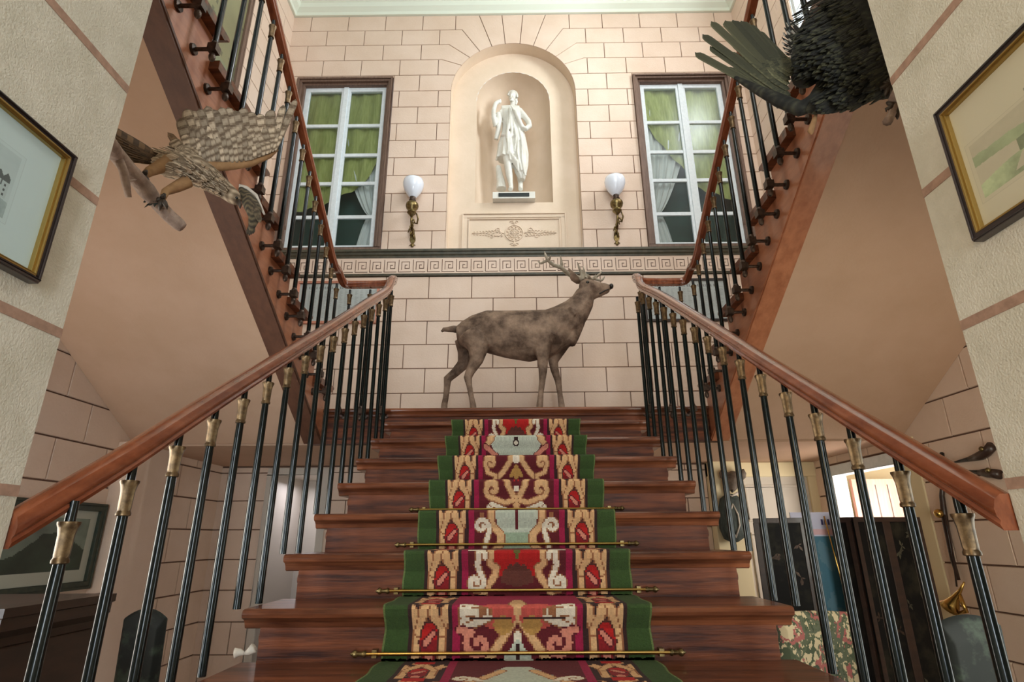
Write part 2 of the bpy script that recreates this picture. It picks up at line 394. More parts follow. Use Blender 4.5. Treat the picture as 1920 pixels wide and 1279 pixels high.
# ceiling and cornice
m = MB(); m.box((-4, -3.4, 8.62), (4, 6.4, 8.72)); struct(m.build('ceiling', 'ceiling_white'))
m = MB(); pf = [(0, 8.24), (.04, 8.24), (.05, 8.28), (.10, 8.32), (.12, 8.37), (.2, 8.42), (.27, 8.5), (.31, 8.52), (.33, 8.56), (.40, 8.58), (.42, 8.62), (0, 8.62)]
m.loft([[(-XS+a, .9, z) for a, z in pf], [(-XS+a, YB-a, z) for a, z in pf], [(XS-a, YB-a, z) for a, z in pf], [(XS-a, .9, z) for a, z in pf]])
struct(m.build('trim_4', 'ceiling_white'))
# floor, corridor walls and front walls
m = MB(); m.box((-3.2, -3.3, -.1), (5.2, 7.6, 0)); struct(m.build('floor', 'stone_floor'))
PXC, PYC = .978, 1.165; PXL, PXR = 1.003, .978
zj = [.34, .675, 1.01, 1.345, 1.683, 2.02, 2.358, 2.695, 3.03, 3.37, 3.7]
for nm, s in (('wall_corridor_left', -1), ('wall_corridor_right', 1)):
    m = MB(); f_ = lambda y, z, d: (s*((PXL if s < 0 else PXR)+d), y, z)
    m.prism([(-3.2, 0), (PYC, 0), (PYC, 4.3), (-3.2, 4.3)], f_, 0, .25, 0)
    for z in zj:
        m.prism([(-3.2, z-.011), (PYC, z-.011), (PYC, z+.011), (-3.2, z+.011)], f_, -.0015, .001, 1)
    struct(m.build(nm, ['limestone', 'joint_brown']))
for s in (-1, 1):
    m = MB(); x0, x1 = (PXL if s < 0 else PXR)+.25, XS+.1; hx0, hx1 = (1.55, 2.45)
    for a, b, c, d in ((x0, hx0, 0, 4.3), (hx1, x1, 0, 4.3), (hx0, hx1, 0, .85), (hx0, hx1, 2.15, 4.3)):
        m.box((min(s*a, s*b), .96, c), (max(s*a, s*b), PYC-.01, d))
    struct(m.build('wall_front_'+('left' if s < 0 else 'right'), 'limestone'))
m = MB()
for a, b, c, d in ((-3.1, -2.5, 4.3, 8.62), (2.0, 3.1, 4.3, 8.62), (-2.5, 2.0, 4.3, 4.95), (-2.5, 2.0, 7.95, 8.62)): m.box((a, .86, c), (b, .96, d))
struct(m.build('wall_front_upper', 'wall_paint'))
m = MB(); m.box((-3.1, -3.3, 4.2), (3.1, .96, 4.3)); struct(m.build('ceiling_corridor', 'ceiling_white'))
m = MB()
for a, b, c, d in ((-1.3, -.75, 0, 4.2), (.75, 1.3, 0, 4.2), (-.75, .75, 3.05, 4.2), (-.75, .75, 0, .5)): m.box((a, -3.3, c), (b, -3.2, d))
struct(m.build('wall_entrance', 'limestone'))
# windows outside the frame (some added for light) and the one high on the right wall: white frames with glazing bars
def window(name, fn, u0, u1, z0, z1, cols, rows, fw=.05):
    m = MB()
    frm(m, u0, u1, z0, z1, fw, -.04, .03, fn)
    for i in range(1, cols):
        u = u0+(u1-u0)*i/cols; m.prism([(u-.018, z0), (u+.018, z0), (u+.018, z1), (u-.018, z1)], fn, -.03, .02)
    for j in range(1, rows):
        z = z0+(z1-z0)*j/rows; m.prism([(u0, z-.014), (u1, z-.014), (u1, z+.014), (u0, z+.014)], fn, -.028, .018)
    o = struct(m.build(name, 'white_paint'))
    g = MB(); g.prism([(u0+.01, z0+.01), (u1-.01, z0+.01), (u1-.01, z1-.01), (u0+.01, z1-.01)], fn, -.003, .0); g.build('pane', 'glass', o)
window('window_3', lambda y, z, d: (XS+.04-d, y, z), *WR, 2, 4)
window('window_4', lambda x, z, d: (x, .90+d, z), -2.5, 2.0, 4.95, 7.95, 6, 4)  # added unseen window, put there to light the back wall evenly
window('window_5', lambda x, z, d: (x, -3.25+d, z), -.75, .75, .5, 3.05, 2, 4)
window('window_6', lambda x, z, d: (x, 1.03+d, z), -2.45, -1.55, .85, 2.15, 2, 3)
window('window_7', lambda x, z, d: (x, 1.03+d, z), 1.55, 2.45, .85, 2.15, 2, 3)  # added unseen window, mirrors the left one to light this side
window('window_8', lambda y, z, d: (-XS-.04+d, y, z), *LW, 3, 3)  # added unseen window, for light on the right soffit and wall
window('window_9', lambda y, z, d: (XS+.04-d, y, z), *LW, 3, 3)  # added unseen window, for light on the left soffit and wall
# two tall casement windows flanking the niche
def casement(idx, s):
    X0, X1, Z0, Z1 = 1.53, 2.76, 4.69, 7.18
    f_ = lambda x, z, d: (s*x, YB-d, z)
    m = MB(); frm(m, X0, X1, Z0, Z1, .03, -.02, .05, f_); frm(m, X0+.03, X1-.03, Z0, Z1-.03, .03, -.06, .035, f_); frm(m, X0+.06, X1-.06, Z0, Z1-.06, .03, -.12, .0, f_)
    w_ = struct(m.build('window_%d' % idx, 'casing_brown', bevel=.004))
    m = MB(); a0, a1, z0, z1 = X0+.09, X1-.09, Z0+.02, Z1-.09; mid = (a0+a1)/2
    frm(m, a0, mid, z0, z1, .06, -.09, -.05, f_); frm(m, mid, a1, z0, z1, .06, -.09, -.05, f_); m.prism([(mid-.03, z0), (mid+.03, z0), (mid+.03, z1), (mid-.03, z1)], f_, -.05, -.035)
    m.prism([(a0, z0), (a1, z0), (a1, z0+.085), (a0, z0+.085)], f_, -.09, -.045)
    for z in (5.18, 5.645, 6.055, 6.5):
        m.prism([(a0, z-.022), (a1, z-.022), (a1, z+.022), (a0, z+.022)], f_, -.085, -.055)
    m.build('sash', 'white_paint', w_, bevel=.003)
    m = MB(); m.prism([(a0+.03, z0+.03), (a1-.03, z0+.03), (a1-.03, z1-.03), (a0+.03, z1-.03)], f_, -.074, -.07); m.build('pane', 'glass', w_)
    m = MB(); m.prism([(X0, Z0), (X1, Z0), (X1, Z1), (X0, Z1)], f_, -.36, -.34)
    for a, b in ((X0, X0+.02), (X1-.02, X1)): m.prism([(a, Z0), (b, Z0), (b, Z1), (a, Z1)], f_, -.34, -.1)
    m.prism([(X0, Z1-.02), (X1, Z1-.02), (X1, Z1), (X0, Z1)], f_, -.34, -.1); m.prism([(X0, Z0), (X1, Z0), (X1, Z0+.02), (X0, Z0+.02)], f_, -.34, -.1)
    m.build('shutter_panel', 'dark_green', w_)
    # green swag: spans from the far top corner, lower edge sweeps down diagonally; for the left window low on the outer side
    n = 40; k = 26; rows = []
    for j in range(k+1):
        v = j/k; row = []
        for i in range(n+1):
            u = i/n   # 0 = outer side, 1 = niche side
            if s < 0: lowz = 5.28+.62*u**1.7+.55*max(0, u-.75)*2
            else: lowz = 5.35+.55*(u)+.95*max(0, u-.42)*1.4
            x = X1-.05-(X1-X0-.1)*u; z = 7.15+(lowz-7.15)*v
            dpt = -.125+.018*math.sin(u*38+v*5)+.012*math.sin(u*17-v*9+1)
            row.append(f_(x, z, dpt))
        rows.append(row)
    m = MB(); m.loft(rows, 0, False, False); o = m.build('curtain', 'green_cloth', smooth=True)
    tag(o, 'olive green swagged curtain behind the %s window of the back wall' % ('left' if s < 0 else 'right'), 'curtain')
    rows = []; tie = 5.25
    for j in range(k*2+1):
        v = j/k/2; z = 6.9+(4.72-6.9)*v; row = []
        if z > tie: wd = .14+.62*((z-tie)/1.65)**.75
        else: wd = .14+.13*((tie-z)/.5)**.6
        for i in range(n+1):
            u = i/n; x = X0+.08+wd*u
            dpt = -.17+(.02*math.sin(u*30+2)+.01*math.sin(u*57+z*4))*(.5+wd)
            row.append(f_(x, z, dpt))
        rows.append(row)
    m = MB(); m.loft(rows, 0, False, False); o = m.build('sheer_curtain', 'sheer_cloth', smooth=True)
    tag(o, 'white gathered sheer curtain tied back behind the %s window of the back wall' % ('left' if s < 0 else 'right'), 'curtain')
casement(1, -1); casement(2, 1)
# lower side pilaster, columns, room beyond on the right
m = MB(); m.box((-XS, 4.17, 0), (-XS+.11, 4.72, ZU)); struct(m.build('trim_5', 'wall_paint', bevel=.006))
m = MB(); m.box((XS-.025, 4.2, 0), (XS+.1, 4.36, ZU)); struct(m.build('trim_6', 'cream_paint', bevel=.006))
m = MB(); m.box((1.88, YB-.14, 0), (2.16, YB, ZU)); struct(m.build('trim_7', 'cream_paint', bevel=.006))
m = MB(); frm(m, *DR[:2], DR[2]-.1, DR[3], .09, -.1, .03, fr); struct(m.build('trim_8', 'white_paint', bevel=.005))
m = MB(); m.box((1.88, YB-.06, 2.14), (XS, YB, ZU-.002)); m.box((2.86, YB-.05, 0), (XS, YB, 2.14)); struct(m.build('trim_9', 'cream_paint', bevel=.006))
m = MB(); m.prism([(2.16, 0), (2.86, 0), (2.86, 2.14), (2.16, 2.14)], fb, -.02, .02)
d1 = struct(m.build('door_1', 'white_tile'))
for z0, z1 in ((.2, .8), (.9, 1.62), (1.72, 2.06)):
    m = MB(); frm(m, 2.24, 2.78, z0, z1, .02, .02, .034, fb); m.build('door_panel', 'white_tile', d1, bevel=.003)
m = MB(); m.ball((2.80, YB-.06, 1.68), .018); m.tube([(2.80, YB-.02, 1.68), (2.80, YB-.06, 1.68)], .007); m.build('door_handle', 'old_brass', d1, smooth=True)
m = MB(); m.box((XS+.05, 3.9, 0), (5, 3.96, 2.6)); m.box((XS+.05, 5.75, 0), (5, 5.8, 2.6)); m.box((4.9, 3.9, 0), (5, 5.8, 2.6)); m.box((XS+.05, 3.9, 2.4), (5, 5.8, 2.5)); struct(m.build('wall_side_room', 'cream_paint'))
m = MB(); f_ = lambda x, z, d: (x, 5.42-d, z); m.prism([(3.1, 0), (3.75, 0), (3.75, 2.08), (3.1, 2.08)], f_, 0, .04)
d2 = struct(m.build('door_2', 'pink_wood')); m = MB()
for x in (3.2, 3.31, 3.42, 3.53, 3.64): m.prism([(x-.004, .05), (x+.004, .05), (x+.004, 2.03), (x-.004, 2.03)], f_, .04, .043)
m.build('plank_joint', 'dark_wood', d2)
# recess behind the left lower doorway
m = MB(); m.box((-2.5, YB+.9, 0), (-1.8, YB+.95, 2.3)); m.box((-2.5, YB+.02, 0), (-2.45, YB+.9, 2.3)); m.box((-1.88, YB+.02, 0), (-1.83, YB+.9, 2.3)); m.box((-2.5, YB+.02, 2.22), (-1.83, YB+.95, 2.3)); struct(m.build('wall_passage', 'white_tile'))
m = MB(); frm(m, DOORL[0]-.07, DOORL[1]+.07, -.1, 2.26, .07, 0, .03, fb); struct(m.build('trim_10', 'white_tile', bevel=.004))
area('daylight_passage', (-2.15, YB+.45, 2.15), (0, 0, -1), .4, .5, 2.5, (.9, .9, 1))
# ---------------------------------------------------------------- central flight
G, RI, Y8, WT = .3112, .17, 2.136, .95
st = empty('staircase', (0, 2, 0), 'broad central flight of dark mahogany steps rising to the landing', 'staircase')
nose = [(0, 0), (-.012, -.004), (-.018, -.016), (-.014, -.028), (.004, -.036), (.014, -.046), (.02, -.062), (.03, -.066), (.36, -.066), (.36, 0)]
for n in range(1, 15):
    y = Y8+(n-8)*G; z = RI*n; hw = WT if y > PYC else PXC-.002
    if y < PYC < y+G: hw = PXC-.002
    m = MB(); pr = [(a if a < .3 else G+.03, b if b > -.05 else max(b, -.066)) for a, b in nose]
    m.loft([[(x, y+a+.018, z+b) for a, b in pr] for x in (-hw, hw)]); m.build('tread', 'tread_wood', st, bevel=.002)
    m = MB(); rw = hw-.055
    m.box((-rw, y+.04, z-RI), (rw, y+.065, z-.055)); m.build('riser', 'riser_wood', st)
    if y > PYC-.1:
        for s in (-1, 1):
            m = MB(); f_ = lambda u, v, d: (s*(rw-.028+d), u, v)
            m.prism([(y+.045, z-.05), (y+.045, z-RI), (y+.02, z-RI-.01), (y+.05, z-RI-.05), (y+G+.04, z-RI+.03), (y+G+.04, z-.05)], f_, 0, .03); m.build('string', 'riser_wood', st)
            m = MB()
            pts = [(y+.085+.028*math.cos(t)*(1-t/10), z-.1+.028*math.sin(t)*(1-t/10)) for t in np.linspace(0, 6, 16)]
            m.tube([f_(u, v, .034) for u, v in pts], .007, 6); m.tube([f_(y+.11, z-.1, .034), f_(y+.17, z-.085, .034), f_(y+.24, z-.12, .034), f_(y+.28, z-.16, .034)], [.008, .01, .008, .004], 6)
            m.build('scroll_bracket', 'riser_wood', st, smooth=True)
# sloping underside of the flight
m = MB(); y0, z0 = PYC, RI*8+(PYC-Y8)*RI/G-.30; y1 = Y8+7*G+.03; z1 = z0+(y1-y0)*RI/G
m.add([(s*.86, y, z+d) for d in (0, .06) for y, z in ((y0, z0), (y1, z1)) for s in (-1, 1)], [(0, 1, 3, 2), (4, 6, 7, 5), (0, 4, 5, 1), (2, 3, 7, 6), (0, 2, 6, 4), (1, 5, 7, 3)]); m.build('soffit', 'under_wood', st)
# ---------------------------------------------------------------- landing
YL = Y8+7*G
ld = empty('landing', (0, 5, ZL), 'wooden half landing carrying the stag, between the two upper flights', 'landing')
m = MB(); pr = [(a if a < .3 else YB-YL-.035, b) for a, b in nose]
m.loft([[(x, YL+a+.018, ZL+b) for a, b in pr] for x in (-1.62, 1.62)]); m.box((-XS+.002, YL+.35, ZL-.06), (-1.62, YB-.013, ZL)); m.box((1.62, YL+.35, ZL-.06), (XS-.002, YB-.013, ZL)); m.build('floorboards', 'tread_wood', ld, bevel=.002)
m = MB(); m.box((-1.62, YL+.05, ZU+.01), (1.62, YL+.1, ZL-.055)); m.box((-1.6, YL+.04, ZU+.0), (1.6, YL+.12, ZU+.03)); m.build('fascia', 'riser_wood', ld)
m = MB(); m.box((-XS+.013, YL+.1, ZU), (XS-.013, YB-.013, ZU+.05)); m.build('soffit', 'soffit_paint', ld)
# ---------------------------------------------------------------- upper flights
G2, R2_, YT, XF, XR = .3085, .183, 4.377, 1.50, 1.40
NT = 10
for s, side in ((-1, 'left'), (1, 'right')):
    fx = lambda y, z, d, s=s: (s*(XF-d), y, z)
    t = empty('staircase', (s*2.2, 4.2, ZL), 'upper %s flight of wooden stairs climbing from the landing towards the viewer' % side, 'staircase')
    # cut string face: straight foot edge, stepped top
    top = []
    for j in range(1, NT+1):
        y = YT-.04-G2*(j-1); z = ZL+R2_*j-.045
        top += [(y, z-R2_ if j > 1 else z-R2_), (y, z)]
    top.append((YT-.04-G2*NT, top[-1][1]))
    lowf = lambda y: 2.304+(4.316-y)*.5743
    poly = [(YT-.04, lowf(4.337))]+top+[(top[-1][0], lowf(top[-1][0]))]
    m = MB()
    # split into quads per tread to keep faces planar and simple
    for j in range(1, NT+1):
        ya, yb_ = YT-.04-G2*(j-1), YT-.04-G2*j; z = ZL+R2_*j-.045
        m.prism([(ya, lowf(ya)), (ya, z), (yb_, z), (yb_, lowf(yb_))], fx, -.045, 0)
    m.build('string', 'stringer_wood', t)
    m = MB()
    ya, yb_ = 4.34, YT-G2*NT
    for d0, d1, h0, h1 in ((.0, .006, .0, .018), (-.13, .0, -.012, .002)):
        m.prism([(ya, lowf(ya)+h0), (ya, lowf(ya)+h1), (yb_, lowf(yb_)+h1), (yb_, lowf(yb_)+h0)], fx, d0, d1)
    m.build('string_foot', 'under_wood' if s < 0 else 'stringer_wood', t)  # left foot's shade is put into its colour: darker wood than the right
    for j in range(1, NT+1):
        y = YT-G2*(j-1); z = ZL+R2_*j
        m = MB(); pr = [(-a if a < .3 else -(G2+.03), b*.8) for a, b in nose]
        xa, xb = s*(XS-.013), s*(XF-.05)
        m.loft([[(x, y+a-.018, z+b) for a, b in pr] for x in (xa, xb)]); m.build('tread', 'tread_wood', t, bevel=.002)
        m = MB(); m.box((min(xa, s*(XF+.02)), y-.06, z-R2_), (max(xa, s*(XF+.02)), y-.04, z-.045)); m.build('riser', 'riser_wood', t)
    m = MB(); ys, zs = 4.33, ZU+.005; ye = 1.18; sl = .5743
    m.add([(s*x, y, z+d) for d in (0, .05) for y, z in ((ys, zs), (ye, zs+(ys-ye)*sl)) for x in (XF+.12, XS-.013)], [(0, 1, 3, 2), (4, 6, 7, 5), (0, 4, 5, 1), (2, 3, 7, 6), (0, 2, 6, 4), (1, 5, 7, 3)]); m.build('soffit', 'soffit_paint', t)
# ---------------------------------------------------------------- railings
def catmull(P, k=6):
    P = [Vector(p) for p in P]; P = [2*P[0]-P[1]]+P+[2*P[-1]-P[-2]]; out = []
    for i in range(1, len(P)-2):
        for j in range(k):
            t = j/k; a, b, c, d = P[i-1:i+3]
            out.append(.5*((2*b)+(c-a)*t+(2*a-5*b+4*c-d)*t*t+(3*b-a-3*c+d)*t**3))
    out.append(P[-2]); return out
YM = [1.264+.1765*k+(.02, .013, .01, .006, .003)[min(k, 4)] for k in range(17)]   # stations of the balusters on the central flight
def lam(Y): return 1-.045*max(0, min(1, (Y-2.4)/1.6))
# rail line on plane x=.975: through measured heights
RL = [[(25, 984), (228, 862), (400, 750), (600, 626), (735, 538)], [(1889, 957), (1500, 720), (1300, 591), (1205, 534)]]
RT = [[(lambda p: (p.y, p.z))(atX(x, y, sx)) for x, y in r] for r, sx in zip(RL, (-.985, .975))]
def railz(Y, s): r = RT[s > 0]; return float(np.interp(Y, [q[0] for q in r], [q[1] for q in r])) if Y > r[0][0] else r[0][1]-(r[0][0]-Y)*.66
for s, side in ((-1, 'left'), (1, 'right')):
    rt = empty('stair_railing', (s*.96, 2, 1.3), 'iron railing with polished wooden handrail along the %s of the steps and %s upper flight' % (side, side), 'railing')
    if s < 0: pass
    cen = []
    for Y in (PYC+.001, 1.4, 1.7, 2.1, 2.5, 3.0, 3.5, 3.95):
        l = lam(Y); z = EYE+(railz(Y, s)-EYE)*l; cen.append((s*(.985 if s < 0 else .975)*l, Y*l, z))
    cen[0] = tuple(at(8, 994, 1.172)) if s < 0 else tuple(at(1893, 959, 1.168))
    cen += [(s*.945, 3.93, 3.465), (s*.962, 4.08, 3.535), (s*1.03, 4.17, 3.55), (s*1.15, 4.19, 3.55), (s*1.28, 4.19, 3.55), (s*1.37, 4.185, 3.552), (s*1.397, 4.14, 3.57), (s*1.40, 4.05, 3.605)]
    for Y in (3.9, 3.5, 3.0, 2.5, 2.0, 1.5, 1.17): cen.append((s*XR, Y, 3.537+(4.03-Y)*.632))
    path = catmull(cen, 5)
    prof = [(-.034, -.01), (-.036, .006), (-.028, .026), (-.012, .036), (.012, .036), (.028, .026), (.036, .006), (.034, -.01), (.027, -.018), (.031, -.026), (.026, -.038), (-.026, -.038), (-.031, -.026), (-.027, -.018)]; prof = [(a*.8, b*.8) for a, b in prof]
    m = MB(); rings = []
    for i, p in enumerate(path):
        t = (path[min(i+1, len(path)-1)]-path[max(i-1, 0)]); h = Vector((t.x, t.y, 0)).normalized(); sd = Vector((h.y, -h.x, 0)); t.normalize(); up = sd.cross(t).normalized()
        if i == 0: up = Vector((0, 0, 1.17))
        rings.append([p+sd*a+up*b for a, b in prof])
    m.loft(rings); m.build('handrail', 'handrail_wood', rt, smooth='auto')
    def baluster(x, y, zb, zt, r=.0135, foot='tread', k=0):
        m = MB(); m.tube([(x, y, zb), (x, y, zb+.3*(zt-zb)), (x, y, zt-.17), (x, y, zt)], [r, r, r*.92, r*.75], 12)
        b = m.build('baluster', 'iron', rt, smooth='auto')
        m = MB(); zc = zt-.072
        pf = [(.0135, -.058), (.017, -.056), (.017, -.05), (.0145, -.045), (.0155, -.04), (.0165, 0), (.0195, .016), (.022, .023), (.022, .028), (.013, .029)]
        m.lathe([(a, b_) for a, b_ in pf], (x, y, zc), 12, fold=lambda a, z: .05*math.cos(8*a) if -.042 < z < .02 else 0)
        m.build('capital', 'bronze', b, smooth='auto')
        if foot != 'tread':
            dx, dy = foot; m = MB()
            m.box((x-.021, y-.021, zb-.02), (x+.021, y+.021, zb+.02)); m.lathe([(.015, .02), (.019, .026), (.014, .04)], (x, y, zb), 10)
            m.ball((x, y, zb-.048), (.0155, .0155, .026), 10, 8)
            L_ = max(abs(dx), abs(dy)); u = Vector((dx, dy, 0)).normalized()
            a = Vector((x, y, zb)); m.tube([a+u*.02, a+u*(L_-.015), a+u*(L_-.012), a+u*L_], [.0095, .0095, .026, .028], 12)
            m.build('bracket', 'bracket_bronze', b, smooth='auto')
    for Y in YM:
        l = lam(Y); x, y = (-.975 if s < 0 else .964)*l, Y*l
        if y < PYC+.04 or y > YL: continue
        n = math.floor((y-Y8-.005)/G)+8; zb = RI*n
        zt = EYE+(railz(Y, s)-EYE)*l-.026
        baluster(x, y, zb, zt)
    for x in (1.02, 1.18, 1.345):
        baluster(s*x, YL-.105, 2.50, 3.51, .0125, (0, .155))
    y = 4.04
    while y > 1.25:
        zt = 3.537+(4.03-y)*.632-.045; zb = 3.16+(3.085-y)*.57
        if y > 4.1: zt = 3.52
        baluster(s*XR, y, zb, zt, .0135, (s*(XF-XR), 0)); y -= .1543
orn = MB(); q = at(458, 1226, 1.93)
for dx in (-1, 1): orn.tube([(q.x, q.y, q.z), (q.x+dx*.012, q.y, q.z+.004), (q.x+dx*.028, q.y-.002, q.z+(.016 if dx > 0 else .002))], [.005, .010, .015], 8)
tag(orn.build('ornament', 'white_tile', smooth=True), 'tiny white bow-shaped ornament on the left end of a low step', 'ornament')
# ---------------------------------------------------------------- stair runner, needlepoint
CW = .0066; NXC = 140; HW = .462
def paint():
    """returns list of per-step stitch grids: rows from nosing down the riser"""
    C = dict(gr=(52, 74, 30), mar=(92, 20, 28), mag=(150, 20, 62), red=(176, 24, 22), cre=(214, 168, 120), wh=(226, 212, 190), dk=(52, 26, 24), gry=(186, 190, 172), pink=(206, 130, 108), gold=(176, 132, 70), olive=(96, 92, 42), rose=(190, 80, 70), tan=(150, 96, 62))
    H = 48  # rows over nosing+riser+tread
    out = []
    X = (np.arange(NXC)+.5)/NXC*2*HW-HW; U = np.abs(X)
    def seg(u, v, a, b):
        ax, ay = a; bx, by = b; dx, dy = bx-ax, by-ay; t = np.clip(((u-ax)*dx+(v-ay)*dy)/(dx*dx+dy*dy+1e-9), 0, 1)
        return np.hypot(u-ax-t*dx, v-ay-t*dy)
    def stroke(img, u, v, pts, w0, w1, col):
        n = len(pts)-1
        if col in (C['cre'], C['wh'], C['pink']):
            for i in range(n):
                w = w0+(w1-w0)*i/max(1, n-1)+.0045; img[seg(u, v, pts[i], pts[i+1]) < w] = C['tan'] if col != C['pink'] else C['mar']
        for i in range(n):
            w = w0+(w1-w0)*i/max(1, n-1); img[seg(u, v, pts[i], pts[i+1]) < w] = col
    def spiral(cx, cy, r, a0, turns, d=1): return [(cx+r*(1-.8*t)*math.cos(a0+d*t*turns*2*PI), cy+r*(1-.8*t)*math.sin(a0+d*t*turns*2*PI)) for t in np.linspace(0, 1, 14)]
    def disc(img, u, v, c, r, col, e=1.): img[np.hypot((u-c[0]), (v-c[1])/e) < r] = col
    # v: 0 at nosing, grows downwards in metres (riser), negative = on the tread behind the nosing
    for k in range(-2, 7):
        rows = 75; v = (np.arange(rows)+.5)*CW-.29
        u, vv = np.meshgrid(U, v)
        img = np.zeros((rows, NXC, 3)); img[:] = C['mar']
        cen = u < .225; img[cen] = C['mar']
        band = (u > .225) & (u < .372); img[band] = C['dk']
        # border motif, two per step
        for o in (-.23, 0):
            vo = vv-o
            stroke(img, u, vo, [(.258, .17), (.262, .12), (.262, .08), (.252, .04), (.234, .008)], .012, .015, C['cre'])
            stroke(img, u, vo, [(.262, .08), (.285, .03), (.30, 0.0), (.33, -.02)], .014, .012, C['cre'])
            stroke(img, u, vo, [(.35, .17), (.346, .12), (.344, .08), (.354, .04), (.37, .006)], .011, .014, C['cre'])
            stroke(img, u, vo, [(.342, .08), (.325, .03), (.31, 0.0)], .013, .012, C['cre'])
            m = ((u-.304)/.03)**2+((vo-.112)/.062)**2 < 1; img[m] = C['red']
            m2 = (vo > .105) & m; img[m2] = (132, 22, 28); img[((u-.304)/.036)**2+((vo-.112)/.07)**2 < 1] = np.where(m[((u-.304)/.036)**2+((vo-.112)/.07)**2 < 1][:, None], img[((u-.304)/.036)**2+((vo-.112)/.07)**2 < 1], np.array((84, 40, 30)))
            stroke(img, u, vo, [(.29, .085), (.318, .118)], .008, .007, C['pink'])
            disc(img, u, vo, (.305, .16), .014, C['pink'])
            m = (vo > -.05) & (vo < -.012) & (np.abs(u-.303) < .034); img[m] = C['red']
        edge = (u > .225) & (u < .238); img[edge & (np.sin(vv*70) > -.5)] = C['dk']
        kk = k % 6
        kind = {0: 'fan', 1: 'leaf', 2: 'field', 3: 'palm', 4: 'rib', 5: 'cross'}[kk] if k < 6 else 'leaf'
        if k == -1: kind = 'cross'
        if k == -2: kind = 'leaf'
        magm = cen & (u > .195); img[magm] = C['mag']
        if kind == 'fan':
            img[cen & (vv < .02)] = C['mag']
            stroke(img, u, vv, [(.0, -.12), (.012, -.03), (.016, .05), (.05, .1), (.1, .17)], .014, .012, C['cre'])
            disc(img, u, vv, (.07, .035), .062, C['rose'], .62); disc(img, u, vv, (.05, .06), .034, C['gold'], .9)
            for a in (-.35, -.1, .15, .4):
                stroke(img, u, vv, [(.1, .035), (.1+.09*math.cos(a), .035+.09*math.sin(a))], .012, .014, C['wh'])
            stroke(img, u, vv, [(.02, .035), (.16, .035)], .003, .003, C['dk'])
            stroke(img, u, vv, [(.2, .075), (.16, .085)]+spiral(.135, .12, .045, -.6, 1.05), .012, .01, C['pink'])
            stroke(img, u, vv, [(0, .09), (.0, .12)], .012, .012, C['wh'])
            img[(u < .055-.8*np.maximum(0, .17-vv)) & (vv > .1)] = C['gry']
            stroke(img, u, vv, [(0, .13), (0, .17)], .009, .009, C['dk'])
        elif kind == 'leaf':
            disc(img, u, vv, (.05, .02), .072, C['red'], 1.05); img[(u < .1) & (vv > -.05) & (vv < .03)] = C['red']
            stroke(img, u, vv, [(0, -.03), (0, .02)], .01, .006, C['olive'])
            for a in np.linspace(-1.5, 1.5, 7): stroke(img, u, vv, [(0, .12), (.055*math.sin(a), .11-.055*math.cos(a))], .014, .008, (96, 50, 40))
            stroke(img, u, vv, [(.03, -.02), (.07, -.035), (.105, 0), (.11, .045), (.085, .06), (.09, .09), (.14, .16)], .012, .012, C['cre'])
            stroke(img, u, vv, [(.13, .02), (.15, -.02), (.16, .05), (.15, .08)]+spiral(.168, .115, .035, PI, 1.1, -1), .011, .009, C['wh'])
            img[(np.abs(u-.165) < .03) & (vv > -.01) & (vv < .01)] = C['wh']
        elif kind == 'field':
            img[(u < .085+.12*np.maximum(0, .1-np.abs(vv-.02))) & (vv > -.12)] = C['gry']
            img[(u < .08) & (vv > .09)] = (150, 166, 140)
            stroke(img, u, vv, [(0, -.02), (0, .075)], .007, .004, C['mar'])
            stroke(img, u, vv, [(.075, -.03), (.12, 0), (.115, .06), (.075, .1), (.075, .14), (.1, .17)], .013, .015, C['cre'])
            stroke(img, u, vv, spiral(.165, .065, .036, PI*.9, 1.1)[::-1]+[(.13, .09), (.15, .16)], .009, .011, C['wh'])
        elif kind == 'palm':
            stroke(img, u, vv, [(0, .17), (.004, .1), (.03, .05), (.06, 0), (.07, -.08)], .014, .012, C['cre'])
            for a in (-.3, 0, .3, .6): stroke(img, u, vv, [(.05, .15), (.05+.1*math.cos(a), .15-.1*math.sin(a)*.6)], .011, .008, C['wh'] if a > .2 or a < -.1 else C['pink'])
            stroke(img, u, vv, [(.02, .1), (.06, .11), (.09, .1)]+spiral(.125, .045, .045, 1.8, 1.1, -1), .012, .01, C['cre'])
            disc(img, u, vv, (0, .04), .016, C['wh']); stroke(img, u, vv, [(.012, -.04), (.012, .02)], .003, .003, C['red'])
        elif kind == 'rib':
            stroke(img, u, vv, [(0, -.02), (.03, .02), (.08, .09), (.15, .17)], .014, .013, C['cre'])
            disc(img, u, vv, (0, .02), .02, C['wh'])
            for a in (-.6, 0, .6): stroke(img, u, vv, [(0, .06), (.05*math.sin(a), .06+.06*math.cos(a))], .012, .01, C['gold'])
            stroke(img, u, vv, [(.13, .15), (.12, .11), (.17, .09)]+spiral(.15, .04, .036, .9, 1.1, -1), .011, .009, C['cre'])
        else:
            img[(u < .17-.55*np.abs(vv-.04)) & (vv > -.2)] = C['gry']
            stroke(img, u, vv, [(.05, -.14), (.1, -.05), (.17, .03), (.2, .06)], .013, .013, C['cre']); stroke(img, u, vv, [(.2, .06), (.13, .12), (.1, .2)], .014, .012, C['pink'])
            stroke(img, u, vv, [(0, -.09), (0, .13)], .003, .003, C['dk']); stroke(img, u, vv, [(0, .04), (.075, .04)], .003, .003, C['dk'])
            disc(img, u, vv, (0, .04), .02, C['dk']); disc(img, u, vv, (0, .04), .013, C['wh'])
            stroke(img, u, vv, [(.11, -.02), (.13, -.05)]+spiral(.165, -.04, .03, 2.5, 1.1), .009, .008, C['wh'])
        g_ = u > .372; img[g_] = C['gr']
        img[(u > .366) & (u < .374)] = C['dk']
        img[u > HW-.004] = (96, 110, 60)
        # cleft look of stitches
        img *= 1+.10*(rng.rand(rows, NXC, 1)-.5)
